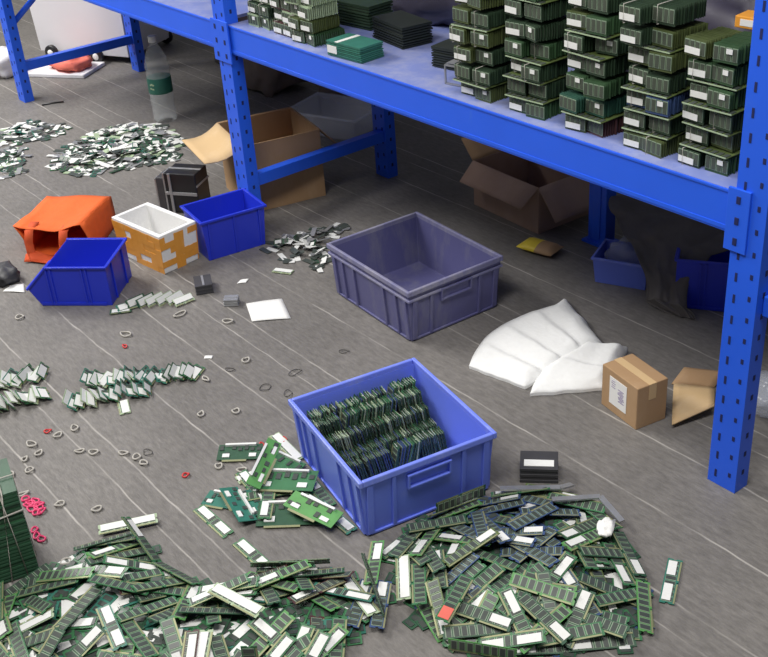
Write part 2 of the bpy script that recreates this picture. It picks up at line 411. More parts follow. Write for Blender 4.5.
for (ax, s), rows in fm.items():
    for j, row in enumerate(rows):
        for i, ch in enumerate(row):
            if ch == '.': continue
            u0, u1 = -.5 + i / 8, -.5 + (i + 1) / 8; k1 = .93 * (1 - j / 6) + .004; k0 = .93 * (1 - (j + 1) / 6) + .004
            jt = lambda: random.uniform(-.006, .006)
            m.face([fpt(ax, s, u0 - .004, k0 - .004), fpt(ax, s, u1 + .004, k0), fpt(ax, s, u1 + .003, k1 + jt()), fpt(ax, s, u0 - .003, k1 + jt())])
bmesh.ops.remove_doubles(m.bm, verts=m.bm.verts, dist=.0001)
o = m.build('packing_tape', M['tape'], fb)
sl = o.modifiers.new('thick', 'SOLIDIFY'); sl.thickness = .0008; sl.offset = 1

# ------------------------------------------------------------ orange shopping bag on its side, mouth to the camera
bag = thing('shopping_bag', 'orange fabric shopping bag lying on its side behind a blue bin', 'bag', (-3.43, 1.18, 0), rad(45))
BW, BH, BD = .235, .135, .25                                         # local x along the mouth, +y into the bag
def bp_(u, v, side):
    n_ = noise.noise(Vector((u * 3, v * 3, side * 7.3))) * .010
    sagm = .020 * (1 - v) * math.sin(math.pi * u) if side == 1 else 0
    x = -BW / 2 + BW * u; y = BD * v
    if side == 0: return Vector((x, y, .003 + abs(n_) * .3))
    if side == 1: return Vector((x - .012 * (1 - v), y - .022 * (1 - v), BH - .006 - sagm - .014 * v + n_))
m = MB()
m.grid(lambda u, v: bp_(u, v, 0), 8, 8); m.grid(lambda u, v: bp_(u, v, 1), 10, 10)
for e in (0, 1):
    def side(v, k, e=e):
        a, b = bp_(e, v, 0), bp_(e, v, 1); p = a.lerp(b, k); p.x += (1 if e else -1) * (.018 * math.sin(math.pi * k) * (.3 + .7 * (1 - v)) * (-.9 if e == 0 else .5)); return p
    m.grid(side, 8, 5)
def backf(u, k):
    p = bp_(u, 1, 0).lerp(bp_(u, 1, 1), k); return p
m.grid(backf, 8, 4)
bmesh.ops.remove_doubles(m.bm, verts=m.bm.verts, dist=.004)
o = m.build('bag_body', M['orange'], bag); sl = o.modifiers.new('thick', 'SOLIDIFY'); sl.thickness = .0022; sl.offset = 0
def strap(pts, wd, name='handle'):
    m = MB(); L = []
    for p, d in pts: p = Vector(p); d = Vector(d); L.append((p - d * wd / 2, p + d * wd / 2))
    vs = [(m.bm.verts.new(a), m.bm.verts.new(b)) for a, b in L]
    for a, b in zip(vs, vs[1:]): m.bm.faces.new([a[0], a[1], b[1], b[0]]).smooth = True
    o = m.build(name, M['orange_in'], bag); sl = o.modifiers.new('thick', 'SOLIDIFY'); sl.thickness = .003; sl.offset = 0
X_ = (1, 0, 0)
strap([((-.075, .03, .118), X_), ((-.074, -.028, .113), X_), ((-.082, -.034, .075), X_), ((-.088, -.022, .03), X_), ((-.075, -.035, .008), (.7, .7, 0)), ((-.02, -.045, .006), (0, 1, 0)),
       ((.01, -.040, .007), (-.6, .7, 0)), ((.028, -.024, .03), (-1, 0, 0)), ((.038, -.034, .07), (-1, 0, 0)), ((.045, -.030, .108), (-1, 0, 0)), ((.045, .03, .112), (-1, 0, 0))], .030)
m = MB(); m.grid(lambda u, v: Vector((-.11 + .20 * u, -.045 + .05 * v, .006 + .028 * (1 - abs(2 * v - 1)) * (.6 + .4 * math.sin(9 * u)))), 12, 6)
o = m.build('folded_edge', M['orange_in'], bag); sl = o.modifiers.new('thick', 'SOLIDIFY'); sl.thickness = .002

# ------------------------------------------------------------ cartons
def open_box(t, L, W, H, mt, th=.004):
    m = MB()
    m.box((0, 0, th / 2), (L, W, th))
    for s in (-1, 1):
        m.box((0, s * (W / 2 - th / 2), H / 2 + th / 2), (L, th, H - th)); m.box((s * (L / 2 - th / 2), 0, H / 2 + th / 2), (th, W - 2 * th, H - th))
    return m.build('box_body', mt, t, bevel=.001)
def flap(t, a, b, d, mt, th=.004, taper=.0, name='flap', curve=0.0):
    """sheet hinged on a-b hanging out by vector d"""
    a, b, d = Vector(a), Vector(b), Vector(d); n_ = (b - a).cross(d).normalized()
    m = MB()
    def f(u, v):
        p = a.lerp(b, taper * v + u * (1 - 2 * taper * v)) + d * v + n_ * curve * math.sin(math.pi * v); return p
    m.grid(f, 4, 6); o = m.build(name, mt, t); sl = o.modifiers.new('thick', 'SOLIDIFY'); sl.thickness = th; sl.offset = 0
    return o
cb = thing('cardboard_box', 'open brown cardboard box behind the rack post, pale flap bent outwards', 'box', (-3.352, 2.010, 0), rad(-13))
open_box(cb, .285, .290, .255, M['carton'])
flap(cb, (-.142, -.145, .256), (.142, -.145, .256), (-.03, -.135, -.045), M['carton_pale'], taper=.02, curve=.018)
flap(cb, (-.142, .145, .256), (-.142, -.145, .256), (-.09, 0, -.07), M['carton'], taper=.06)
flap(cb, (.142, .145, .256), (-.142, .145, .256), (0, .07, -.08), M['carton'], taper=.05)
cr = thing('cardboard_box', 'open dusty cardboard box lying under the rack beam, flaps spread', 'box', (-2.55, 2.555, 0), rad(-3))
open_box(cr, .335, .255, .165, M['carton_pink'])
flap(cr, (.166, -.127, .165), (-.166, -.127, .165), (-.01, -.060, -.062), M['carton_pink'], taper=.02)
flap(cr, (-.167, -.127, .165), (-.167, .127, .165), (-.10, .0, .045), M['carton'], taper=.12)
flap(cr, (.167, .127, .165), (.167, -.127, .165), (.075, .0, -.10), M['carton_pink'], taper=.03)
flap(cr, (-.166, .127, .165), (.166, .127, .165), (.01, .02, .12), M['carton'], taper=.04)

cc = thing('carton', 'small closed brown carton with a white printed label by the foam sheets', 'carton', (-1.502, 1.858, 0), rad(-11))
m = MB(); m.box((0, 0, .06), (.138, .092, .12)); m.build('box_body', M['carton'], cc, bevel=.002)
m = MB(); m.box((.0, .0, .1203), (.138, .022, .0006)); m.box((.0693, 0, .098), (.0006, .022, .044)); m.build('tape_strip', M['carton_pale'], cc)
lo = MB().box((-.004, -.0465, .064), (.066, .001, .078)).build('label', M['paper'], cc)
m = MB()
for k in range(9): m.box((.008 + random.uniform(-.002, .002), -.0472, .046 + k * .0042), (.022 - .01 * (k % 3 == 1), .0006, .0022))
for k in range(4): m.box((-.022, -.0472, .076 + k * .006), (.016 - .004 * (k % 2), .0006, .0016))
m.build('printing', M['print_'], lo)
cs = thing('cardboard_sheet', 'folded piece of brown cardboard lying against the small carton', 'cardboard', (-1.43, 2.00, 0))
def sheetq(name, pts, mt, th=.004, bow=.008):
    a, b, c, d = [Vector(p) for p in pts]; m = MB()
    m.grid(lambda u, v: a.lerp(b, u).lerp(d.lerp(c, u), v) + Vector((0, 0, bow * math.sin(math.pi * u) * math.sin(math.pi * v))), 6, 6)
    o = m.build(name, mt, cs); sl = o.modifiers.new('thick', 'SOLIDIFY'); sl.thickness = th; sl.offset = 1
sheetq('panel', ((.045, -.135, .012), (.080, -.020, .030), (.010, .075, .006), (-.075, .02, .004)), M['carton_pale'])
sheetq('panel', ((-.082, .02, .004), (.005, .078, .004), (-.005, .14, .022), (-.095, .085, .020)), M['carton'])

# ------------------------------------------------------------ white foam sheets
def foam(label, corners, hs, rid, seed, group, bulge=0):
    a, b, c, d = [Vector((*p, 0)) for p in corners]                  # a near-left, b near-right, c far-right, d far-left
    sw = d - a; outw = Vector((-sw.y, sw.x, 0)).normalized() * bulge
    t = Vector(((a.x + b.x + c.x + d.x) / 4, (a.y + b.y + c.y + d.y) / 4, 0))
    def top(u, v):
        p = a.lerp(b, u).lerp(d.lerp(c, u), v) - t
        env = min(1, 7 * min(u, 1 - u, v * 1.2, 1 - v)) if 0 < u < 1 and 0 < v < 1 else 0
        ph = v * rid + .18 * (u - .5) + .10 * math.sin(3 * u + seed)
        saw = (ph % 1); saw = saw if saw < .86 else .86 * (1 - saw) / .14
        z = .010 + hs * (.3 + .7 * v * (1.2 - .6 * u)) * math.sqrt(max(0, env)) + .015 * saw * env * (.4 + .6 * u) + .003 * noise.noise(Vector((u * 3, v * 4, seed)))
        p += outw * (1 - u) ** 2 * math.sin(math.pi * min(1, v * 1.15)) ** 1
        p.x += .004 * noise.noise(Vector((u * 5, v * 6, seed + 4))); p.y += .004 * noise.noise(Vector((u * 5, v * 6, seed + 9)))
        return Vector((p.x, p.y, max(.008, z)))
    m = MB(); nu, nv = 22, 44
    m.grid(top, nu, nv)
    rim = [(i / nu, 0) for i in range(nu)] + [(1, j / nv) for j in range(nv)] + [(1 - i / nu, 1) for i in range(nu)] + [(0, 1 - j / nv) for j in range(nv)]
    q = [top(*e) for e in rim]
    for i in range(len(q)):
        p0, p1 = q[i], q[(i + 1) % len(q)]
        m.face([p0, p1, Vector((p1.x, p1.y, .001)), Vector((p0.x, p0.y, .001))])
    bmesh.ops.remove_doubles(m.bm, verts=m.bm.verts, dist=.0004)
    o = m.build('foam_sheet', M['foamsheet'], None, t)
    return tag(o, label, 'foam sheet', group)
def pz(px, py, z=.012): p = at(px, py, z); return (p.x, p.y)
foam('large white foam sheet in fanned folds between grey crate and carton', [pz(469, 365), pz(525, 386), pz(604, 338, .03), pz(566, 293, .03)], .026, 4.0, 1, None, .062)
foam('smaller white foam sheet folded against the brown carton', [pz(530, 393), pz(604, 387), pz(628, 348), pz(590, 345)], .028, 2.0, 5, None, .035)

# ------------------------------------------------------------ memory modules
def dimm(pcb, labels, L=.133, W=.030, nchip=8, labmat=None, chipm=None):
    """returns (board mesh, chips mesh, label mesh or None)"""
    t = .0014; n2 = .0035
    m = MB()
    poly = [(-L / 2, -W / 2), (-.006, -W / 2), (-.006, -W / 2 + n2), (-.003, -W / 2 + n2), (-.003, -W / 2), (L / 2, -W / 2), (L / 2, -.004), (L / 2 - .003, -.002), (L / 2 - .003, .002), (L / 2, .004), (L / 2, W / 2), (-L / 2, W / 2), (-L / 2, .004), (-L / 2 + .003, .002), (-L / 2 + .003, -.002), (-L / 2, -.004)]
    m.prism(poly, -t / 2, t / 2, 0)
    for s in (-1, 1):
        m.box(((-L / 2 - .006) / 2, -W / 2 + .0020, s * (t / 2 + .0001)), (L / 2 - .010, .0036, .0003), 1)
        m.box(((L / 2 - .003) / 2, -W / 2 + .0020, s * (t / 2 + .0001)), (L / 2 - .008, .0036, .0003), 1)
    board = m.mesh('memory_module', [M[pcb], M['gold']])
    m = MB(); step = (L - .008) / nchip
    for s in (-1, 1):
        for i in range(nchip):
            x = -L / 2 + .004 + step * (i + .5)
            m.box((x, .0015, s * (t / 2 + .0003)), (step * .86, .0215, .0006), 1)
            m.box((x, .0015, s * (t / 2 + .0008)), (step * .62, .0200, .0010), 0)
    chips = m.mesh('memory_chips', [M[chipm or 'chip'], M['leg']])
    lab = None
    if labels:
        lab = []
        for x0, x1, y0, y1 in labels:
            m = MB(); m.box(((x0 + x1) / 2 * L, (y0 + y1) / 2 * W, t / 2 + .0015), ((x1 - x0) * L, (y1 - y0) * W, .0003)); lab.append(m.mesh('label', M[labmat or 'lab']))
    return board, chips, lab
LA = [(-.42, -.05, -.14, .40)]; LB2 = [(-.44, -.08, -.18, .40), (.12, .44, -.18, .40)]; LC_ = [(.16, .46, -.20, .38)]; LD = [(-.46, .46, -.22, .42)]
KIND = {
    'green_lab': dimm('g_pcb', LA), 'green': dimm('g_pcb', None), 'green_two': dimm('g_pcb', LB2), 'dark_lab': dimm('dg_pcb', LC_), 'dark': dimm('dg_pcb', None),
    'navy_lab': dimm('navy_pcb', LC_), 'navy': dimm('navy_pcb', None), 'bright': dimm('lg_pcb', None), 'bright_lab': dimm('lg_pcb', LA), 'teal_two': dimm('teal_pcb', LB2), 'olive': dimm('olive_pcb', LC_),
    'red': dimm('g_pcb', [(-.46, -.22, -.35, .40)], labmat='red'), 'pale': dimm('pale_pcb', LD), 'brown': dimm('brown_pcb', LA),
    'c_plain': dimm('dg_pcb', None, .067, .030, 4), 'c_end': dimm('dg_pcb', [(.10, .49, -.42, .42)], .067, .030, 4), 'c_green': dimm('g_pcb', [(.22, .49, -.42, .42)], .067, .030, 4), 'c_navy': dimm('navy_pcb', None, .067, .030, 4),
    's_green': dimm('g_pcb', [(-.44, .30, -.3, .44)], .067, .030, 4), 's_pale': dimm('pale_pcb', LD, .067, .030, 4), 's_teal': dimm('teal_pcb', [(-.4, .1, -.3, .4)], .067, .030, 4), 's_dark': dimm('dg_pcb', [(-.4, .4, -.3, .4)], .067, .030, 4),
}
LOOK = {'green_lab': 'green memory module with one white sticker', 'green': 'green memory module without sticker', 'green_two': 'green memory module with two white stickers', 'dark_lab': 'dark green memory module with a white end sticker',
        'dark': 'plain dark green memory module', 'navy_lab': 'navy memory module with a white end sticker', 'navy': 'plain navy memory module', 'bright': 'bright green memory module', 'bright_lab': 'bright green memory module with white sticker',
        'teal_two': 'teal memory module with two white stickers', 'olive': 'olive memory module with a white end sticker', 'red': 'green memory module with red end sticker', 'pale': 'pale memory module covered by a long white sticker', 'brown': 'brown memory module with a white sticker',
        's_green': 'short green memory module with white sticker', 's_pale': 'short pale memory module with white sticker', 's_teal': 'short teal memory module with white sticker', 's_dark': 'short dark green memory module with white sticker'}
def module(kind, loc, q, label, group=None, parent=None, name='memory_module'):
    b_m, c_m, l_m = KIND[kind]
    o = link_new(name, b_m, parent); o.rotation_mode = 'QUATERNION'; o.location = loc; o.rotation_quaternion = q
    if parent is None: tag(o, label, 'memory module', group)
    link_new('memory_chips', c_m, o)
    for q_ in l_m or (): link_new('label', q_, o)
    return o
def flat_q(rz, tx=0, ty=0): return Matrix.Rotation(rz, 3, 'Z').to_quaternion() @ Matrix.Rotation(ty, 3, 'Y').to_quaternion() @ Matrix.Rotation(tx, 3, 'X').to_quaternion()

# settled poses of the loose modules in the heaps: x y z (0.1 mm) and quaternion (1/1000)
SIM = '''RD,-12490,11817,316,704,0,0,710
RD,-14842,12078,44,775,-57,-46,628
RD,-11966,12004,316,839,0,0,-543
RD,-13333,10775,168,957,138,-51,249
RD,-14382,12963,175,148,111,-29,-982
RD,-14101,13606,137,280,96,-147,-944
RD,-12785,11244,364,697,129,-7,705
RD,-11869,12640,316,574,0,0,819
RD,-12663,14251,149,932,-164,55,-317
RD,-11333,13863,70,392,8,71,917
RD,-10969,13043,207,959,-119,113,-231
RD,-10422,13554,73,61,-361,-919,146
RD,-13133,13405,316,938,-4,2,347
RD,-14097,11904,271,438,-158,-65,882
RD,-13792,12092,317,912,14,-48,-406
RD,-14512,10787,92,59,-52,3,997
RD,-11867,11200,217,415,139,-41,898
RD,-10750,12482,210,963,70,45,256
RD,-13190,11940,413,981,-100,0,167
RD,-14635,11630,118,759,-118,-140,625
RD,-13677,10992,346,77,308,945,81
RD,-14002,10689,199,11,-973,222,-57
RD,-12452,12635,355,519,-24,17,855
RD,-13747,14260,108,996,-81,-47,11
RD,-12256,10491,74,3,-5,156,-988
RD,-11073,11275,52,583,-58,81,-806
RD,-12116,13963,165,825,-163,14,-541
RD,-12168,11833,456,722,144,15,676
RD,-14005,13770,195,978,-53,-117,-162
RD,-13299,10719,205,789,95,-98,599
RD,-10367,12419,50,921,-2,20,388
RD,-12358,10572,198,915,52,123,-381
RD,-13160,13268,365,1000,-9,-4,-11
RD,-11026,12476,289,947,30,72,-310
RD,-14032,10878,240,448,-53,-24,892
RD,-12994,10144,113,130,63,-21,989
RD,-11999,12976,374,456,28,30,889
RD,-12322,13744,319,29,-109,-127,-985
RD,-11826,14081,166,536,18,166,827
RD,-13925,14245,171,673,4,-137,-727
RD,-11278,12588,376,140,65,-42,987
RD,-11850,12473,474,770,22,92,-631
RD,-14760,12323,140,891,-51,-102,439
RD,-13097,11011,342,109,-686,715,83
RD,-12728,12731,388,930,-7,-56,363
RD,-12823,12904,427,670,-31,-47,740
RD,-11755,12071,465,330,-66,128,-933
RD,-15090,12038,110,715,-80,-81,690
RD,-11487,13768,236,546,-140,-81,-822
RD,-13425,12899,393,933,8,-69,354
RD,-12081,11025,279,988,111,104,-25
RD,-15086,11145,135,52,663,738,115
RD,-12182,10489,219,671,153,-16,726
RD,-11552,10233,218,677,664,233,218
RD,-14368,14348,142,108,902,409,92
RD,-12043,13909,298,941,-161,-18,-298
RD,-10978,13189,250,939,-53,167,297
RD,-11430,11279,248,72,-160,71,-982
RD,-15148,12911,256,526,-547,-446,475
RD,-11743,10918,254,453,179,15,873
RD,-12641,12652,499,997,17,-76,-6
RD,-14359,13248,275,493,105,-73,-861
RD,-13325,11064,376,681,181,4,-710
RD,-11399,14249,126,236,35,159,958
RD,-12260,14695,143,213,2,168,963
RD,-13881,14527,242,970,95,22,224
RD,-11386,13914,225,242,39,157,957
RD,-10555,12271,311,976,127,15,178
RD,-11826,11552,484,848,18,127,-515
RD,-10702,13258,232,17,789,602,-122
RD,-11646,11858,443,222,-85,131,-962
RD,-13416,13975,328,891,-108,4,440
RD,-11427,11879,455,938,77,166,-293
RD,-12496,14402,212,486,-51,154,859
RD,-14646,13380,214,900,-114,-169,385
RD,-14289,13926,163,750,-117,-47,649
RD,-13646,10415,332,943,17,-56,-329
RD,-14006,11958,356,971,-66,-107,206
RD,-13357,12581,438,11,975,209,75
RD,-13784,12610,413,983,-28,-103,-148
RD,-10829,12064,344,547,131,-33,826
RD,-14794,12316,205,689,115,-87,-711
RD,-11032,11443,178,818,141,105,547
RD,-10285,13412,161,85,-391,-908,122
RD,-12597,10384,205,381,119,-60,915
RD,-14214,14005,238,67,-152,986,-18
RD,-11653,11963,589,954,152,102,239
RD,-14935,12493,245,815,-130,-165,541
RD,-14111,11114,336,100,-969,175,-141
RD,-12066,13509,441,958,-159,24,-236
RD,-11686,13902,345,530,-163,-66,-830
RD,-10246,12123,106,468,-104,135,-867
RD,-10843,11231,135,448,-120,126,-877
RD,-11196,11531,433,994,82,76,-18
RD,-14002,12194,387,992,-24,-119,-20
RD,-12410,10683,344,704,91,83,-699
RD,-11460,14296,229,957,-154,66,-235
RD,-12543,13987,403,722,-143,-82,-672
RD,-12073,10622,297,806,-21,233,-544
RD,-14558,11030,228,980,79,-146,-113
RD,-11955,10452,289,458,-71,131,-877
RD,-12869,10269,334,939,210,55,-265
RD,-10668,11678,284,865,123,26,485
RD,-14607,11459,287,508,-120,-85,849
RD,-14934,11256,225,592,-18,-68,803
RD,-14395,14032,317,893,-137,-130,408
RD,-13296,14682,283,9,224,-970,-99
RD,-14812,11917,324,860,0,-3,510
RD,-11080,11391,345,703,7,111,-702
RD,-11568,11169,455,969,138,80,-189
RD,-15045,12604,248,698,-296,-210,617
RD,-13480,13508,445,700,-50,-15,-713
RD,-11280,10748,319,388,61,205,-896
RD,-13542,11766,562,746,7,-115,656
RD,-12084,10684,422,150,-969,-193,30
RD,-14022,12487,427,112,289,951,13
RD,-12206,13827,430,694,-50,125,707
RD,-12684,14752,238,115,-70,85,987
LD,-15761,7318,203,865,-141,-109,468
LD,-18750,4196,243,119,-981,-89,-127
LD,-17792,3736,218,976,163,-99,109
LD,-17485,6266,216,761,-112,92,632
LD,-16740,4267,264,637,185,-39,748
LD,-15924,4915,154,934,158,110,302
LD,-17299,3336,125,963,203,2,178
LD,-15447,5292,177,683,147,21,716
LD,-19406,6216,27,879,-13,-7,477
LD,-15351,8723,158,754,-96,39,649
LD,-18882,5512,275,926,-74,-128,347
LD,-15264,9153,223,929,-134,-166,304
LD,-15948,6870,255,204,-175,37,963
LD,-15434,5764,341,131,243,-46,960
LD,-16509,3865,160,54,-88,95,-990
LD,-18803,6335,94,207,-2,-121,-971
LD,-17856,6385,190,844,-133,22,519
LD,-14654,9337,91,983,-163,-2,-84
LD,-14354,9048,135,114,-31,-165,-979
LD,-19638,4912,26,2,703,711,-2
LD,-16065,4490,202,872,86,54,478
LD,-16410,7162,107,914,-161,-90,361
LD,-15176,5342,172,982,79,105,136
LD,-15603,4613,135,901,109,-21,419
LD,-14456,6241,95,285,-56,30,-956
LD,-17116,6465,198,731,-105,78,670
LD,-16793,5061,405,995,30,-3,-97
LD,-14624,5585,121,464,-72,111,-876
LD,-15841,4816,254,937,44,79,-339
LD,-15853,4927,317,31,332,-939,-86
LD,-17732,4771,396,847,0,0,-531
LD,-13613,8298,65,337,33,15,941
LD,-14466,9373,121,89,-26,-161,-983
LD,-16039,3855,170,879,218,29,424
LD,-18203,3771,217,560,133,58,-816
LD,-17675,3707,276,425,147,121,-885
LD,-14317,9387,203,92,-17,27,995
LD,-17843,3479,234,985,146,-42,-87
LD,-17473,3155,218,138,90,178,-970
LD,-15879,7580,217,271,104,-142,-946
LD,-14480,7246,326,636,161,-2,754
LD,-13838,7497,212,480,135,-42,866
LD,-17901,6079,313,765,-107,51,633
LD,-17225,6363,269,415,-42,-124,-900
LD,-18941,6233,161,103,843,526,-42
LD,-13869,8012,139,287,96,121,945
LD,-17700,5726,473,31,330,-935,127
LD,-16145,5327,424,24,7,103,994
LD,-13981,7240,233,750,140,6,646
LD,-13255,7976,86,349,33,15,936
LD,-13383,7005,64,58,401,-905,-131
LD,-18866,3557,105,933,142,-31,-329
LD,-18900,4617,280,858,-79,-115,494
LD,-19589,4301,81,669,33,-29,742
LD,-13542,8254,190,350,64,23,934
LD,-16025,8179,138,657,45,-139,-740
LD,-14890,8628,271,29,-82,984,-154
LD,-18432,5624,427,960,76,-66,263
LD,-18268,6324,283,479,-151,-125,-855
LD,-19117,4883,271,869,76,-82,482
LD,-18829,3526,160,87,-81,-153,981
LD,-16992,3646,318,805,129,190,-547
LD,-14776,6101,254,983,22,96,-158
LD,-15747,8202,330,974,-82,-60,201
LD,-18897,5033,365,925,86,-71,363
LD,-17650,3119,228,68,-19,980,188
LD,-15826,7857,274,832,-16,-100,-545
LD,-16963,3088,168,897,168,-9,409
LD,-13587,7882,249,756,-47,144,-637
LD,-18724,6302,230,480,-80,-96,-869
LD,-19142,6255,198,801,-66,-88,-589
LD,-15678,4466,265,300,-55,202,-931
LD,-15707,8012,316,985,-57,-84,-138
LD,-16438,6291,281,788,-85,-175,-585
LD,-18963,6266,318,153,648,745,-45
LD,-18712,6137,338,660,-53,-128,-739
LD,-17508,6906,188,955,-273,-56,99
LD,-14897,8769,347,694,-96,22,713
LD,-16121,7366,291,128,-338,929,-73
LD,-15408,8730,309,198,-169,130,957
LD,-14012,6968,265,767,32,153,-623
LD,-14993,5832,225,814,93,67,570
LD,-15893,8972,292,764,-459,-214,401
LD,-19352,3644,140,67,176,969,159
LD,-16765,5859,373,710,-110,38,695
LD,-14554,9146,274,276,28,-95,-956
LD,-16171,7411,407,902,22,-82,424
LD,-15022,5789,322,112,-928,343,95
LD,-13963,6745,250,973,135,87,166
LD,-15937,8723,203,866,-208,-49,452
LD,-15973,8020,377,29,803,594,39
LD,-16187,7194,426,799,5,-85,595
LD,-15405,8999,313,455,92,-177,-868
LD,-15690,8388,451,770,-32,-35,636
LD,-14057,9586,545,358,80,-810,457
LD,-13652,6444,665,242,664,-242,664
LD,-15833,6796,389,40,-431,880,-196
LD,-15592,4787,295,971,142,79,174
LD,-16537,6623,268,162,908,-384,47
LD,-18676,3158,226,110,-189,-681,699
LD,-17043,3032,92,190,-41,227,-954
LD,-17289,6467,306,701,-170,87,688
LD,-14328,7338,371,987,116,89,66
LD,-16036,8655,340,744,-468,-192,437
LD,-19365,6331,206,896,-140,-165,388
LD,-19536,6204,197,566,132,-172,-795
LD,-14874,5974,309,103,-371,-918,-98
LD,-14592,6321,263,109,-142,-982,61
LD,-16019,3612,212,644,637,307,292
LD,-18807,6787,369,919,-339,183,86
LD,-13524,7563,258,0,832,-534,-151'''
RK = ['green_lab'] * 8 + ['green'] * 8 + ['dark_lab'] * 3 + ['dark'] * 5 + ['navy_lab', 'navy', 'olive', 'olive', 'bright_lab', 'bright_lab', 'bright', 'bright', 'bright', 'green_two']
RN = ['navy'] * 4 + ['navy_lab'] * 4 + ['green_lab', 'dark', 'dark_lab']
LK = ['green_lab'] * 6 + ['green'] * 7 + ['dark_lab'] * 4 + ['dark'] * 4 + ['pale'] * 2 + ['bright'] * 2 + ['teal_two'] * 2 + ['green_two'] * 3 + ['brown', 'bright_lab', 'navy_lab', 'olive']
BK = ['green_lab', 'teal_two', 'bright', 'green', 'pale', 'bright_lab']
def larger_board(nm, L, W, loc, q, pcb, look):
    m = MB(); t = .0018
    m.box((0, 0, 0), (L, W, t), 0); m.box((-L * .1, -W / 2 - .003, 0), (L * .55, .006, t), 1)
    o = m.build('circuit_board', [M[pcb], M['gold']]); o.rotation_mode = 'QUATERNION'; o.location = loc; o.rotation_quaternion = q
    tag(o, look, 'circuit board')
    m = MB()
    for k in range(7):
        for s in (-1, 1):
            if random.random() < .75: m.box((-L * .42 + k * L * .14, random.choice((-.2, .15, .25)) * W, s * .0018), (L * .085, W * random.choice((.2, .3)), .0022))
    m.build('memory_chips', M['chip'], o)
    m = MB()
    for s in (-1, 1): m.box((0, W * .42, s * .004), (L * .7, .006, .006)); m.box((L * .3 * s, -W * .25, .002), (L * .16, W * .22, .0028))
    m.build('connector', M['lab'], o)
def sector_R(p):
    if p.x < -1.36: return 'left side of heap by crate'
    if p.y > 1.33: return 'far side of heap by crate'
    if p.x > -1.14: return 'right side of heap by crate'
    return 'middle of heap by crate'
def sector_L(p):
    if p.x < -1.84: return 'lower-left heap by tied stack'
    if p.x > -1.56: return 'right end of lower-left heap'
    return 'middle of lower-left heap'
rs = random.Random(5)
for ln in SIM.split():
    tg, v = ln[0], ln[3:].split(',')
    kd = ln[1]; v = [float(x) for x in v]; loc = Vector(v[:3]) / 1e4; q = Quaternion([x / 1000 for x in v[3:]])
    if (q @ Vector((0, 0, 1))).z < 0: q = q @ Quaternion((0, 1, 0, 0))           # sticker side up
    if tg == 'R':
        k = rs.choice(RN if (loc - Vector((-1.36, 1.32, loc.z))).length < .12 or rs.random() < .12 else RK); module(k, loc, q, LOOK[k] + ', ' + sector_R(loc), 'memory modules heaped before the blue crate')
    elif tg == 'L':
        k = rs.choice(LK); module(k, loc, q, LOOK[k] + ', ' + sector_L(loc), 'memory modules heaped at the lower left')

def lay(px, py, z, pa, tx=0, ty=0):
    """place and turn for something lying at a floor point, its length running along a direction seen in the photograph"""
    p = at(px, py, z); q = at(px + 15 * math.cos(rad(pa)), py - 15 * math.sin(rad(pa)), z)
    return p, flat_q(math.atan2((q - p).y, (q - p).x), tx, ty)
for px, py, z, pa, L, W, pcb, tx, ty, look in [
    (240, 452, .008, 2, .110, .055, 'dg_pcb', .10, 0, 'dark green circuit board at the far end of the pile left of the crate'),
    (222, 500, .004, -10, .085, .050, 'teal_pcb', .03, 0, 'short teal circuit board at the outer left tip of the board pile'),
    (290, 513, .010, 2, .150, .075, 'dg_pcb', .12, 0, 'circuit board with white connectors on the near edge of the board pile'),
    (254, 502, .006, -60, .100, .045, 'teal_pcb', -.05, 0, 'teal circuit board flat beside the tilted teal one in the board pile'),
    (283, 464, .008, -25, .100, .060, 'g_pcb', .06, 0, 'green circuit board at the far side of the board pile, next to the crate wall'),
    (238, 504, .020, -58, .130, .045, 'teal_pcb', -.30, .05, 'tilted dark teal circuit board on the left of the board pile'),
    (286, 480, .024, -4, .145, .068, 'g_pcb', .10, -.04, 'large green circuit board lying across the middle of the board pile'),
    (313, 509, .030, -24, .140, .048, 'lg_pcb', .22, .03, 'bright green circuit board on the near right of the board pile'),
    (264, 463, .048, 58, .150, .036, 'lg_pcb', .45, -.16, 'bright green circuit board propped up on top of the board pile')]:
    p, q = lay(px, py, z, pa, tx, ty); larger_board('circuit_board', L, W, p, q, pcb, look)
for px, py, z, pa, kd, look in [
    (250, 476, .004, 20, 's_pale', 'short pale module with white sticker under the propped bright green board'), (252, 486, .006, -50, 'green_two', 'green module with two white stickers between teal and bright green boards'),
    (286, 447, .004, -45, 'pale', 'pale module with long white sticker tucked between board pile and crate'), (268, 500, .016, 80, 'green_lab', 'green module with one white sticker in the middle of the board pile'),
    (300, 494, .014, -30, 'dark_lab', 'dark module with white end sticker under the large green board'), (318, 491, .005, -50, 'green_lab', 'green module with white sticker touching the left wall of the blue crate'),
    (275, 492, .010, 10, 'green', 'plain green module under the large green circuit board'), (335, 517, .006, -40, 'teal_two', 'teal module with two white stickers at the crate end of the board pile')]:
    p, q = lay(px, py, z, pa, .06, 0); module(kd, p, q, look)
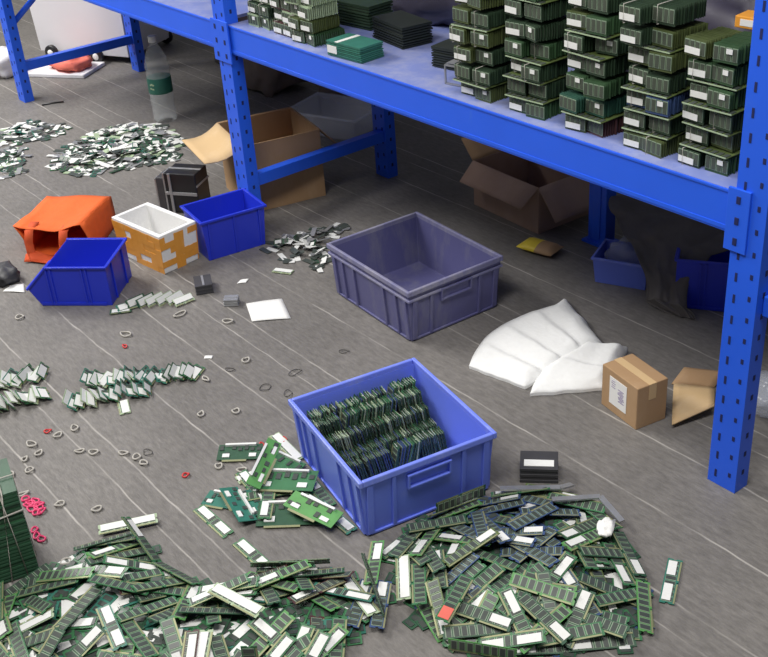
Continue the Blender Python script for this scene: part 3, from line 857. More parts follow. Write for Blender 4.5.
# ------------------------------------------------------------ what lies buried in and far down the heaps: nobody could count it
STUFF = [M['g_pcb'], M['dg_pcb'], M['navy_pcb'], M['chip'], M['lab'], M['teal_pcb'], M['pale_pcb'], M['gold'], M['tin']]
def inside(p, P):
    c = False
    for i in range(len(P)):
        x1, y1 = P[i]; x2, y2 = P[i - 1]
        if (y1 > p[1]) != (y2 > p[1]) and p[0] < (x2 - x1) * (p[1] - y1) / (y2 - y1) + x1: c = not c
    return c
def edge(p, P):
    d = 9
    for i in range(len(P)):
        a = Vector(P[i]); b = Vector(P[i - 1]); v = b - a; w_ = Vector(p) - a
        t = max(0, min(1, w_.dot(v) / v.dot(v))); d = min(d, (w_ - v * t).length)
    return d
def scrap_heap(label, P, n, hmax, ramp, L, W, weights, seed, tilt=.15, name='memory_module_heap', labfrac=.5, minh=.0):
    r = random.Random(seed); m = MB(); k = 0
    x0, x1 = min(p[0] for p in P), max(p[0] for p in P); y0, y1 = min(p[1] for p in P), max(p[1] for p in P)
    while k < n:
        p = (r.uniform(x0, x1), r.uniform(y0, y1))
        if not inside(p, P): continue
        cl = Matrix.Rotation(-CBR, 2) @ Vector((p[0] - CB[0], p[1] - CB[1]))
        if abs(cl.x) < .185 + L * .35 and abs(cl.y) < .165 + L * .35 and L > .1: continue
        if L > .1 and (Vector(p) - Vector((-2.06, .413))).length < .15: continue
        e = edge(p, P)
        if L > .1 and e < .04: continue
        t = min(1, max(0, e - L * .15) / ramp); h = hmax * t * t * (3 - 2 * t)
        l, w_ = (L, W) if r.random() < .75 else (L * .6, W)
        tl = tilt if h > .006 else tilt * .25
        Q = flat_q(r.uniform(0, 6.28), r.gauss(0, tl), r.gauss(0, tl * .5)).to_matrix()
        lift = (abs(Q[2][0]) * l + abs(Q[2][1]) * w_) / 2
        c = Vector((p[0], p[1], max(minh + .002, h * r.uniform(.55, 1)) + lift))
        mi = r.choice(weights)
        m.box(c, (l, w_, .0015), mi, Q)
        if mi in (0, 1, 2, 5):
            nn = max(3, int(l / .016))
            for i in range(nn):
                m.box(c + Q @ Vector((-l / 2 + l * (i + .5) / nn, .001, .0014)), (l / nn * .62, w_ * .66, .0014), 3, Q)
            if r.random() < labfrac: m.box(c + Q @ Vector((r.choice((-.2, .2)) * l, 0, .0024)), (l * .45, w_ * .7, .0004), 4, Q)
        k += 1
    o = m.build(name, STUFF); tag(o, label, 'heap of modules', None, 'stuff'); return o
HR = [(-1.516, 1.047), (-1.532, 1.185), (-1.516, 1.319), (-1.501, 1.383), (-1.405, 1.495), (-1.275, 1.511), (-1.122, 1.438), (-1.011, 1.367), (-0.958, 1.279), (-1.026, 1.182), (-1.118, 1.034), (-1.207, 0.981), (-1.33, 0.988)]
HL = [(-2.012, 0.379), (-1.984, 0.493), (-1.991, 0.592), (-1.944, 0.692), (-1.808, 0.694), (-1.701, 0.719), (-1.634, 0.757), (-1.652, 0.826), (-1.609, 0.887), (-1.558, 0.956), (-1.471, 0.97), (-1.426, 1.019), (-1.349, 0.942), (-1.351, 0.853), (-1.263, 0.763), (-1.702, 0.238)]
scrap_heap('buried modules showing through the heap before the blue crate', HR, 250, .017, .13, .133, .030, [0, 0, 1, 1, 2], 3, .07, labfrac=.2)
scrap_heap('buried modules showing through the lower-left heap', HL, 280, .019, .13, .133, .030, [0, 0, 1, 1, 5, 0], 4, .09, labfrac=.35)
def pix(*pts): return [tuple(at(*p)[:2]) for p in pts]
FW_ = [0, 1, 1, 5, 4, 4, 4, 8, 8, 3, 3, 6]
scrap_heap('wide field of small pale chips and modules on the floor near the bottle', pix((45, 165), (62, 148), (95, 132), (125, 124), (165, 126), (184, 140), (180, 158), (150, 166), (100, 174), (70, 176)), 420, .014, .12, .062, .022, FW_, 6, .25)
scrap_heap('patch of scrap modules at the left edge, level with the bottle', pix((0, 130), (30, 122), (70, 126), (60, 136), (30, 142), (0, 148)), 105, .012, .08, .062, .022, FW_, 7, .25)
scrap_heap('small patch of scrap modules at the left edge above the bag', pix((0, 150), (20, 148), (27, 156), (20, 166), (22, 172), (0, 180)), 80, .012, .06, .062, .022, FW_, 8, .25)
scrap_heap('scattered silvery chips between the blue bin and the grey crate', pix((262, 250), (275, 240), (300, 234), (322, 226), (345, 226), (330, 262), (318, 272), (308, 262), (280, 262)), 85, .014, .06, .050, .018, [8, 4, 4, 3, 3, 1, 8], 9, .3)

# ------------------------------------------------------------ toppled rows of modules
def row(p0, p1, n, kinds, label, group, lean, seed, z0=0.0):
    r = random.Random(seed); a, b = Vector(p0), Vector(p1); d = (b - a).normalized(); ang = math.atan2(d.y, d.x)
    for k in range(n):
        p = a.lerp(b, (k + .5) / n); kd = r.choice(kinds)
        ln = lean + r.gauss(0, .16)
        # long axis across the row, board leaning back along the row, sticker face forward/up
        B = Matrix.Rotation(ang + math.pi / 2 + r.gauss(0, .22), 3, 'Z') @ Matrix.Rotation(math.pi / 2 - ln, 3, 'X')
        h = .015 * math.cos(ln) + .002
        p = p + Vector((-d.y, d.x, 0)) * r.gauss(0, .006)
        module(kd, (p.x, p.y, z0 + h + .001 + .006 * r.random()), B.to_quaternion(), LOOK[kd] + ', ' + label, group)
SM = ['s_green', 's_pale', 's_pale', 's_teal', 's_green']
A = lambda x, y: at(x, y, .012)
row(A(66, 402), A(150, 386), 15, SM + ['s_teal', 's_dark'], 'in nearer half of the long toppled row', 'modules of the long toppled row', .95, 1)
row(A(84, 380), A(198, 372), 22, SM + ['s_dark', 's_teal'], 'in farther half of the long toppled row', 'modules of the long toppled row', .9, 2)
row(A(-14, 384), A(46, 374), 11, SM, 'in the farther short row at the left edge', 'modules of the short rows', .9, 3)
row(A(-10, 407), A(46, 392), 11, SM, 'in the nearer short row at the left edge', 'modules of the short rows', .9, 4)

# ------------------------------------------------------------ rows of upright modules inside the blue crate
def upright_bundle(label, loc, n, kinds, pitch, seed):
    """short modules standing on end, faces along the row"""
    r = random.Random(seed)
    t = thing('memory_bundle', label, 'bundle of modules', loc, CBR, 'module bundles in the blue crate')
    lean = r.uniform(.10, .22) * r.choice((-1, 1, 1))
    for k in range(n):
        kd = r.choice(kinds)
        # local x of the module up, its normal along the row (crate y)
        B = Matrix(((0, 1, 0), (0, 0, 1), (1, 0, 0)))
        Q = Matrix.Rotation(lean + r.gauss(0, .03), 3, 'X') @ Matrix.Rotation(r.gauss(0, .04), 3, 'Z') @ B
        module(kd, (r.gauss(0, .0022), (k - (n - 1) / 2) * pitch, .0335 + abs(r.gauss(0, .0016))), Q.to_quaternion(), None, None, t, 'module')
    return t
def low_bundle(label, loc, n, pitch, h, seed):
    t = thing('memory_bundle', label, 'bundle of modules', loc, CBR, 'module bundles in the blue crate')
    r = random.Random(seed); m = MB()
    for k in range(n):
        y = (k - (n - 1) / 2) * pitch; x = r.gauss(0, .0015)
        m.box((x, y, h / 2), (.031, .0014, h), 0); m.box((x, y, h / 2), (.023, .0042, h * .8), 1)
    m.build('module', [M['dg_pcb'], M['chip']], t); return t
cm = Matrix.Rotation(CBR, 3, 'Z')
def inc(x, y, z): v = cm @ Vector((x, y, 0)); return (CB[0] + v.x, CB[1] + v.y, z)
# crate local x runs from the far short wall (-) to the near short wall (+); a row runs across y
YS = (-.1075, -.036, .0355, .107); YN = ('at the left wall', 'left of the middle', 'right of the middle', 'at the right wall')
sd = 0
KA = ['s_pale', 's_pale', 'c_end', 'c_end', 'c_green', 'c_plain', 'c_navy', 'c_green']; KB = ['s_pale', 's_green', 'c_plain', 'c_plain', 'c_end', 'c_navy', 'c_plain', 'c_plain', 'c_end']
for x, z, kinds, nm, ys in ((-.148, .067, KA, 'far row', (0, 1, 2, 3)), (-.112, .061, KB, 'second row', (0, 1, 2, 3)), (-.074, .036, KB, 'third row', (0, 1, 2, 3)), (-.036, .008, ['c_plain', 'c_plain', 'c_navy', 'c_plain'], 'fourth row', (0, 1)), (.000, .0085, KB, 'near row', (2, 3)), (-.036, .0085, KB, 'fourth row', (2, 3)), (.000, .0075, ['c_plain', 'c_plain', 'c_navy'], 'near row', (0, 1))):
    for q in ys:
        sd += 1
        if z > .02: low_bundle('bundle below the %s of upright modules in the blue crate, %s' % (nm, YN[q]), inc(x, YS[q], .0075), 12, .0058, z - .0085, sd)
        upright_bundle('bundle of upright modules in the blue crate, %s, %s' % (nm, YN[q]), inc(x + random.gauss(0, .002), YS[q], z), 11, kinds, .0062, sd)

# ------------------------------------------------------------ stacks of tied bundles on the rack deck
ORD = ['lowest', 'second', 'third', 'fourth', 'fifth', 'sixth', 'seventh', 'eighth']
def bundle_meshes(pcb, seed, W=.056, D=.105, H=.036):
    r = random.Random(seed); m = MB(); n = 15
    for k in range(n):
        y = -D / 2 + D * (k + .5) / n; dz = r.uniform(-.0015, 0); dx = r.gauss(0, .0012)
        m.box((dx, y, H / 2 + dz / 2), (W, .0016, H + dz), 0)
        m.box((dx, y + .0016, H / 2), (W * .92, .0034, H * .62), 1)
    for i in range(4):                                               # chips on the face of the first board
        x = -W / 2 + W * (i + .5) / 4
        m.box((x, -D / 2 - .0005 + D / n / 2 - .0012, H * .52), (W / 4 * .86, .0012, H * .74), 2); m.box((x, -D / 2 - .0012 + D / n / 2 - .0012, H * .52), (W / 4 * .64, .0014, H * .66), 1)
    stack = m.mesh('module_stack', [M[pcb], M['chip_g'], M['leg']])
    return stack
W0, D0, H0 = .056, .105, .036
BPAL = {'green': 'k_green', 'dark green': 'k_dark', 'olive green': 'k_olive', 'brown': 'brown_pcb', 'navy': 'navy_pcb', 'teal green': 'k_teal', 'pale green': 'pale_pcb'}
BST = {k: bundle_meshes(v, i) for i, (k, v) in enumerate(BPAL.items())}
m = MB(); m.box((-.004, -D0 / 2 - .0012, H0 * .34), (.040, .0006, .0135)); SLAB = m.mesh('label', M['lab'])
m = MB(); m.box((.010, -D0 / 2 - .0012, H0 * .70), (.014, .0006, .010)); SLAB2 = m.mesh('label', M['lab'])
m = MB()
for y in (-.02,):
    pts = [(-W0 / 2 - .0012, y, -.0006), (-W0 / 2 - .0012, y, H0 + .0012), (W0 / 2 + .0012, y, H0 + .0012), (W0 / 2 + .0012, y, -.0006)]
pts = [(-.012, -D0 / 2 - .003, -.0004), (-.012, -D0 / 2 - .003, H0 + .0014), (-.012, D0 / 2 + .001, H0 + .0014), (-.012, D0 / 2 + .001, -.0004)]
m = MB(); m.tube(pts, .0009, 5, 0, True); SBAND = m.mesh('rubber_band', M['band'])
def sbundle(col, lab, loc, rz, label, group, band=True, W=1):
    t = thing('memory_bundle', label, 'bundle of modules', loc, rz, group)
    link_new('module_stack', BST[col], t)
    t.scale = (1, 1, random.uniform(.97, 1.07))
    if lab: link_new('label', SLAB if lab == 1 else SLAB2, t)
    if band: link_new('rubber_band', SBAND, t)
    return t
m = MB(); m.box((0, 0, .0016), (.122, .108, .0016), 0)
for i in range(8): m.box((-.053 + i * .0152, -.045, .0032), (.010, .016, .0016), 1)
m.box((0, -.0548, .0016), (.118, .0016, .0024), 2)
SEP = m.mesh('separator_board', [M['olive_pcb'], M['chip'], M['pale_pcb']])
cols = [(-2.012, 1.852, 'fifth column from right post', ['dark green', 'dark green', 'olive green', 'olive green', 'dark green', 'olive green', 'dark green'], 0),
        (-1.832, 1.856, 'fourth column from right post', ['green', 'dark green', 'dark green', 'green', 'dark green', 'dark green', 'green'], 1),
        (-1.648, 1.860, 'third column from right post', ['brown', 'teal green', 'green', 'dark green', 'dark green', 'green', 'dark green'], 2),
        (-1.480, 1.866, 'second column from right post', ['dark green', 'dark green', 'navy', 'dark green', 'olive green', 'dark green', 'dark green'], 3),
        (-1.325, 1.874, 'column beside the right post', ['dark green', 'dark green', 'dark green', 'dark green', 'green', 'olive green'], 4)]
rc = random.Random(21); PITCH = .0462
for cx, cy, nm, tiers, ci in cols:
    for ti, col in enumerate(tiers):
        z = DECK + .0005 + ti * PITCH
        for side, sx in (('left', -1), ('right', 1)):
            c2 = col
            if rc.random() < .22: c2 = rc.choice(['dark green', 'green', 'olive green'])
            if ci == 3 and ti == 2: c2 = 'navy' if side == 'left' else 'navy'
            if ci == 3 and ti == 0 and side == 'right': c2 = 'olive green'
            if ci == 3 and ti == 3 - 1 - 0 and side == 'x': c2 = 'brown'
            lab = (1 if side == 'left' and (ci >= 3 or rc.random() < .6) else (2 if rc.random() < .35 else 0))
            L = '%s%s memory bundle, %s in %s tier, %s' % ('labelled ' if lab else '', c2, side, ORD[ti], nm)
            sbundle(c2, lab, (cx + sx * .0315 + rc.gauss(0, .002), cy + rc.gauss(0, .009), z), rc.gauss(0, .085), L, 'memory bundles stacked on the deck', rc.random() < .4)
        if ti < len(tiers) - 1 and rc.random() < .8:
            s = link_new('separator_board', SEP); s.location = (cx + rc.gauss(0, .003), cy - .002 + rc.gauss(0, .003), z + H0 + .0036); s.rotation_euler = (0, 0, rc.gauss(0, .04))
            tag(s, 'thin board between %s and %s tier, %s' % (ORD[ti], ORD[ti + 1], nm), 'board', 'boards between the stacked bundles')
ox = thing('small_carton', 'small orange carton with white label on the stack beside the right post', 'carton', (-1.322, 1.945, DECK + len(cols[4][3]) * PITCH - .0075), rad(6))
MB().box((0, 0, .012), (.06, .05, .024)).build('box_body', M['tape'], ox, bevel=.002); MB().box((.0, -.0255, .012), (.035, .001, .013)).build('label', M['paper'], ox)
# shorter piles left of the fallen bundle
lc = [(-3.015, 1.875, ['pale green', 'dark green', 'pale green', 'pale green', 'green'], 'pile touching the middle post', 'pale'),
      (-2.875, 1.87, ['brown', 'pale green', 'brown', 'pale green'], 'second pile right of the middle post', ''),
      (-2.755, 1.855, ['green', 'olive green', 'pale green', 'pale green', 'pale green'], 'third pile right of the middle post', '')]
for cx, cy, tiers, nm, _ in lc:
    for ti, col in enumerate(tiers):
        z = DECK + .0005 + ti * (H0 + .003)
        for side, sx in (('left', -1), ('right', 1)):
            L = '%s memory bundle, %s in %s tier, %s' % (col, side, ORD[ti], nm)
            sbundle(col, 1 if rc.random() < .55 else 2, (cx + sx * .030 + rc.gauss(0, .003), cy + rc.gauss(0, .006), z), rc.gauss(0, .08), L, 'memory bundles stacked on the deck', rc.random() < .5)
def flatpack(label, loc, rz, dims, pcb, lab=True):
    t = thing('memory_bundle', label, 'bundle of modules', loc, rz)
    m = MB(); n = 8
    for k in range(n): m.box((random.gauss(0, .001), random.gauss(0, .001), dims[2] * (k + .5) / n), (dims[0], dims[1], dims[2] / n * .55), 0); m.box((0, 0, dims[2] * (k + .5) / n), (dims[0] * .92, dims[1] * .9, dims[2] / n), 1)
    m.box((0, 0, dims[2] + .0005), (dims[0], dims[1], .003), 0)
    m.build('module_stack', [M[pcb], M['chip']], t)
    if lab:
        m = MB(); m.box((-dims[0] * .20, 0, dims[2] + .0024), (dims[0] * .10, dims[1] * 1.01, .0010)); m.box((-dims[0] * .34, -dims[1] / 2 - .0006, dims[2] * .5), (dims[0] * .28, .0012, dims[2] * .5)); m.build('label', M['lab'], t)
    return t
flatpack('teal memory bundle with white wrapper lying alone on the deck edge', (-2.535, 1.835, DECK + .001), rad(4), (.145, .085, .042), 'teal_pcb')
flatpack('dark memory bundle lying left of the fifth column, white strip on top', (-2.235, 1.97, DECK + .001), rad(10), (.13, .10, .055), 'k_black', False)
flatpack('dark bundle behind the lone teal bundle on the deck', (-2.55, 2.02, DECK + .001), rad(-8), (.17, .10, .06), 'k_black', False)
flatpack('dark olive bundle at the rear of the deck, left of the other dark one', (-2.78, 2.06, DECK + .001), rad(5), (.15, .10, .07), 'k_dark', False)
# tin frames left of the fifth column
tf = thing('metal_bracket', 'small pale metal bracket frame left of the fifth column on the deck', 'bracket', (-2.125, 1.875, DECK + .001), rad(12))
m = MB()
for z in (.002, .05): m.box((0, -.03, z), (.07, .004, .004)); m.box((0, .03, z), (.07, .004, .004))
for x in (-.034, .034):
    for y in (-.03, .03): m.box((x, y, .026), (.004, .004, .05))
    m.box((x, 0, .05), (.004, .06, .004))
m.build('frame', M['tin'], tf); MB().box((0, 0, .052), (.074, .04, .002)).build('top_plate', M['tin'], tf)

def lump(m, c, s, seed, amp=.25, n=24, k=14, mi=0, floor=None, fr=2.2):
    c = Vector(c)
    def f(u, v):
        th = 2 * math.pi * u; ph = math.pi * (v - .5)
        d = Vector((math.cos(th) * math.cos(ph), math.sin(th) * math.cos(ph), math.sin(ph)))
        e = lambda t: math.copysign(abs(t) ** .75, t)
        q = 1 + amp * noise.noise(d * fr + Vector((seed * 3.1, seed, 0))) + amp * .4 * noise.noise(d * fr * 2.7 + Vector((seed, 0, 5)))
        p = Vector((e(d.x) * s[0] * q, e(d.y) * s[1] * q, e(d.z) * s[2] * q)) + c
        if floor is not None: p.z = max(floor, p.z)
        return p
    m.grid(f, n, k, mi); bmesh.ops.remove_doubles(m.bm, verts=m.bm.verts, dist=.0003)
m = MB(); lump(m, (0, 0, .15), (.36, .12, .16), 3, .3, 36, 18, 0, .002)
tag(m.build('wrapped_goods', M['bagdark'], None, (-2.50, 2.245, DECK + .001), rad(3)), 'dark purple plastic-wrapped goods at the rear of the deck', 'wrapped goods')
m = MB(); lump(m, (0, 0, .16), (.30, .16, .18), 9, .3, 36, 18, 0, .002)
tag(m.build('wrapped_goods', M['bagdark'], None, (-1.62, 2.19, DECK + .001), rad(-3)), 'dark wrapped goods behind the tall stacks on the deck', 'wrapped goods')

# ------------------------------------------------------------ under and behind the rack
def cloth_fn(u, v):
    # v from the back of the heap to the hem on the floor in front
    path = [Vector((-2.02, 2.66, .14)), Vector((-1.93, 2.58, .215)), Vector((-1.86, 2.48, .205)), Vector((-1.84, 2.40, .165)), Vector((-1.80, 2.345, .10)), Vector((-1.765, 2.305, .035)), Vector((-1.70, 2.315, .004))]
    wd = [.26, .36, .34, .20, .11, .10, .05]
    s = v * (len(path) - 1); i = min(int(s), len(path) - 2); f = s - i; f = f * f * (3 - 2 * f)
    c = path[i].lerp(path[i + 1], f); w_ = wd[i] + (wd[i + 1] - wd[i]) * f
    d = Vector((.84, .30, 0)).normalized()
    fold = .006 * math.sin(u * 13 + v * 5) * (.3 + v) + .050 * noise.noise(Vector((u * 3.2, v * 6, 2))) * (1 - v) + .012 * noise.noise(Vector((u * 8, v * 12, 5)))
    p = c + d * (u - .5 + .10 * noise.noise(Vector((v * 6, 3, u)))) * w_ * 1.25 + Vector((.25, -.55, .75)) * fold
    p.z -= .10 * max(0, abs(u - .5) * 2 - .6) * (1 - v)
    p.z = max(.003, p.z); return p
m = MB(); m.grid(cloth_fn, 40, 48)
o = m.build('cloth', M['cloth']); sl = o.modifiers.new('thick', 'SOLIDIFY'); sl.thickness = .004; sl.offset = 1
tag(o, 'dark grey cloth bundled over the bins under the rack, hem on the floor', 'cloth')
sc_ = thing('storage_tub', 'low blue tub beside the grey cloth at the foot of the rear post', 'tub', (-1.985, 2.385, 0), rad(24))
m = MB(); tub(m, .17, .13, .085, .008, .008, .003); m.build('body', M['crate'], sc_, bevel=.001); m = MB(); ringbar(m, .17, .13, .079, .087, .003, .004); m.build('rim', M['crate_rim'], sc_, bevel=.001)
m = MB(); lump(m, (0, 0, .060), (.058, .038, .050), 6, .35, 24, 14)
tag(m.build('plastic_bag', M['film'], None, (-1.985, 2.385, .012), rad(24)), 'crumpled clear plastic bag in the low blue tub under the rack', 'bag')
yp_ = thing('packet', 'small yellow and brown packet lying before the dusty cardboard box', 'packet', (*at(540, 246, .02)[:2], .002), rad(12))
def pil(x0, x1, mi, nm):
    m = MB()
    for s in (0, 1):
        m.grid(lambda u, v: Vector((x0 + (x1 - x0) * u, -.042 + .084 * v, .016 + (1 if s else -1) * (.016 * math.sin(math.pi * v) ** .6 * min(1, 3 * min((x0 + (x1 - x0) * u) + .065, .065 - (x0 + (x1 - x0) * u)) / .065 + .05)))), 10, 8)
    bmesh.ops.remove_doubles(m.bm, verts=m.bm.verts, dist=.0002); m.build(nm, mi, yp_)
pil(-.065, .002, M['yellow'], 'yellow_end'); pil(.002, .065, M['carton'], 'brown_end')

# clear plastic tray behind the low side bar
ct = thing('plastic_tray', 'clear plastic tray lying behind the side bar and cardboard box', 'tray', (*at(338, 130)[:2], 0), rad(20))
m = MB(); tub(m, .34, .24, .10, .02, .02, .003); m.build('body', M['film'], ct, bevel=.001); m = MB(); ringbar(m, .34, .24, .097, .103, .003, .01); m.build('rim', M['film'], ct)
for i, (x, y, s, nm) in enumerate([(-4.42, 2.70, (.20, .15, .20), 'dusty sack standing behind the middle post'), (-4.86, 2.86, (.22, .18, .28), 'dark dusty sack behind the water bottle'), (-3.98, 2.86, (.20, .16, .22), 'dusty sack behind the open cardboard box'), (-3.0, 3.2, (.3, .2, .2), 'sack in the shade behind the dusty box')]):
    m = MB(); lump(m, (0, 0, s[2] * .9), s, 11 + i, .3, 28, 16, 0, .002)
    tag(m.build('sack', M['sack'] if i in (0, 2) else M['cloth'], None, (x, y, 0)), nm, 'sack')

# ------------------------------------------------------------ far left: water bottle, white container, red cloth
p = at(160, 122)
bt = thing('water_bottle', 'large clear water bottle with green label and white cap', 'bottle', (p.x, p.y + .03, 0))
K = 1.06
prof = [(.030, .0), (.046, .004), (.049, .02), (.047, .035), (.049, .05), (.046, .065), (.049, .08), (.0485, .12), (.0485, .19), (.050, .20), (.047, .215), (.050, .23), (.045, .26), (.032, .295), (.017, .318), (.0145, .325), (.0145, .338)]
MB().lathe([(r * K, z * K) for r, z in prof], 28).build('bottle_body', M['petfilm'], bt)
MB().lathe([(.0492 * K, .125 * K), (.0496 * K, .126 * K), (.0496 * K, .188 * K), (.0492 * K, .189 * K)], 28).build('label', M['label_green'], bt)
m = MB()
for k, (a_, z) in enumerate(((-.8, .165), (-.62, .168), (-.44, .165), (-.8, .150), (-.5, .148))):
    an = rad(-62) + a_ * .7 + .35; m.box((.0500 * K * math.cos(an), .0500 * K * math.sin(an), z * K), (.001, .009, .006), 0, Matrix.Rotation(an, 3, 'Z'))
m.build('label_print', M['pale_pcb'], bt)
MB().lathe([(.0165 * K, .330 * K), (.017 * K, .332 * K), (.017 * K, .352 * K), (.0155 * K, .355 * K)], 20).build('cap', M['lab'], bt)
a, b = at(37, 58), at(131, 66)
d = (b - a); ang = math.atan2(d.y, d.x); Lw = d.length; nrm = Vector((-math.sin(ang), math.cos(ang), 0)); cc_ = (a + b) / 2 + nrm * .22
wc = thing('wheeled_container', 'large white container on black casters behind the far post', 'container', (cc_.x, cc_.y, 0), ang)
m = MB(); tub(m, Lw, .44, .62, .02, .02, .008); o = m.build('body', M['drum'], wc, (0, 0, .035), bevel=.02)
m = MB(); ringbar(m, Lw, .44, .60, .635, .008, .012); m.build('rim', M['drum'], wc, (0, 0, .035), bevel=.004)
for sx, sy in ((-.30, -.5), (.18, -.5), (-.42, .42), (.42, .42)):
    RM = Matrix.Rotation(math.pi / 2, 3, 'X'); m = MB()
    m.lathe([(.006, -.012), (.036, -.012), (.040, -.008), (.040, .008), (.036, .012), (.006, .012)], 20, 0, (sx * Lw, sy * .44 - .012, .041), RM)
    m.lathe([(.004, -.014), (.018, -.014), (.018, .014), (.004, .014)], 16, 1, (sx * Lw, sy * .44 - .012, .041), RM)
    m.build('caster', [M['black'], M['lab']], wc)
p = at(40, 76); fp = sheet = MB(); fp.box((0, 0, .010), (.36, .22, .018))
tag(fp.build('foam_slab', M['drum'], None, (p.x + .02, p.y + .12, 0), rad(35), .003), 'flat white slab on the floor under the red cloth', 'slab')
m = MB(); lump(m, (0, 0, .03), (.12, .085, .038), 8, .25, 24, 12, 0, .001)
tag(m.build('red_cloth', M['salmon'], None, (p.x + .05, p.y + .15, .0195), rad(15)), 'salmon red folded cloth on the white slab by the far post', 'cloth')
m = MB(); lump(m, (0, 0, .06), (.12, .09, .065), 5, .3, 24, 12, 0, .001)
tag(m.build('plastic_bag', M['drum'], None, (*at(4, 74)[:2], 0)), 'crumpled white plastic bag at the left edge beyond the far post', 'bag')

# ------------------------------------------------------------ black drive unit next to the bin
p = at(186, 212); dv = thing('drive_unit', 'black electronic unit with silver edges between foam box and cardboard flap', 'device', (p.x - .035, p.y + .02, 0), rad(35))
MB().box((.02, 0, .078), (.125, .10, .150)).build('housing', M['black'], dv, bevel=.004)
m = MB(); m.box((.02, -.052, .078), (.123, .004, .012)); m.box((.084, 0, .108), (.003, .101, .008)); m.box((-.044, -.02, .078), (.006, .06, .15)); m.box((-.02, -.0525, .078), (.010, .005, .152)); m.box((.02, 0, .1545), (.128, .012, .003)); m.build('trim', M['tin'], dv, bevel=.001)
m = MB(); m.box((-.066, 0, .066), (.030, .085, .13)); m.build('side_board', M['darkgrey'], dv, bevel=.003)
m = MB()
for k in range(5): m.box((-.084, -.035 + k * .0175, .066), (.006, .008, .12))
m.build('connector', M['tin'], dv)

# ------------------------------------------------------------ tied stack at the lower left
ts = thing('tied_stack', 'tall dark green stack of boards tied with white string at left edge', 'stack of boards', (-2.06, .413, 0), rad(-13))
m = MB(); n = 26
for k in range(n): m.box((random.gauss(0, .0008), random.gauss(0, .0008), .004 + .225 * k / n + .002), (.13, .16, .0052), 0); m.box((0, 0, .004 + .225 * k / n - .0018), (.126, .156, .004), 1)
m.build('boards', [M['dg_pcb'], M['g_pcb']], ts)
m = MB(); e = .0016
def loop(fn): m.tube([fn(*q) for q in ((-1, 0), (-1, 1), (1, 1), (1, 0))], .0016, 6, 0, True)
X2, Y2 = .067, .082
loop(lambda s, t: (s * X2, .02 + .03 * t, .001 + t * .229)); loop(lambda s, t: (s * X2, .055 - .01 * t, .001 + t * .229)); loop(lambda s, t: (.01, s * Y2, .001 + t * .229))
m.tube([(X2, -Y2, .16), (X2, Y2, .175), (-X2, Y2, .17), (-X2, -Y2, .16)], .0022, 6, 0, True)
m.build('string', M['band'], ts)

# ------------------------------------------------------------ small single things on the floor
def on(px, py, z=0): p = at(px, py, z); return (p.x, p.y, z)
p = at(671, 582)
ang = math.atan2((at(679, 562) - at(664, 603)).y, (at(679, 562) - at(664, 603)).x)
module('teal_two', (p.x, p.y, .003), flat_q(ang + .1, .02), 'teal memory module lying alone on the floor right of the heap')
singles = [('pale', (128, 524), 12, 'pale memory module with long white sticker at the top of the lower-left heap', .012), ('green_two', (213, 521), -42, 'memory module with two white stickers alone on the floor beside the board pile', .003),
           ('green_two', (254, 556), -42, 'memory module with two white stickers pointing into the lower-left heap', .004), ('bright_lab', (374, 562), -100, 'bright green memory module leaning at the near corner of the blue crate', .024), ('pale', (403, 577), -88, 'pale-stickered memory module standing out left of the big heap', .020),
           ('navy_lab', (360, 603), 70, 'left one of two navy modules between the heaps', .016), ('navy_lab', (381, 604), 80, 'right one of two navy modules between the heaps', .016), ('pale', (236, 600), -28, 'broad pale module with long sticker on the lower-left heap', .060), ('red', (455, 598), 60, 'green module with red sticker on the heap before the blue crate', .058)]
for kd, (px, py), pa, lab, z in singles:
    a = at(px, py, z); b = at(px + 20 * math.cos(rad(pa)), py - 20 * math.sin(rad(pa)), z); an = math.atan2((b - a).y, (b - a).x)
    module(kd, a, flat_q(an, .12, 0), lab)
def block(label, px, py, rz, dims, pcb='black', lab=None, z=0):
    t = thing('module_pack', label, 'pack of modules', (*on(px, py)[:2], z + .001), rz)
    m = MB(); n = 5
    for k in range(n): m.box((0, 0, dims[2] * (k + .5) / n), (dims[0] - .003 * (k % 2), dims[1] - .003 * (k % 2), dims[2] / n * .98), 0)
    m.build('module_stack', M[pcb], t, bevel=.0008)
    if lab == 'top': MB().box((0, -dims[1] * .18, dims[2] + .0006), (dims[0] * .78, dims[1] * .34, .0012)).build('label', M['lab'], t)
    if lab == 'edge': MB().box((0, 0, dims[2] + .0006), (dims[0] * .9, dims[1] * .12, .0012)).build('band', M['tin'], t)
    return t
block('black module pack with white label beside the blue crate and heap', 539, 474, rad(44), (.088, .070, .040), 'darkgrey', 'top')
block('small dark pack on the open floor in front of the foam box', 204, 289, rad(-25), (.075, .055, .030), 'darkgrey', 'edge')
block('tiny dark pack right of the small dark pack on the open floor', 232, 304, rad(50), (.045, .035, .022), 'tin', 'edge')
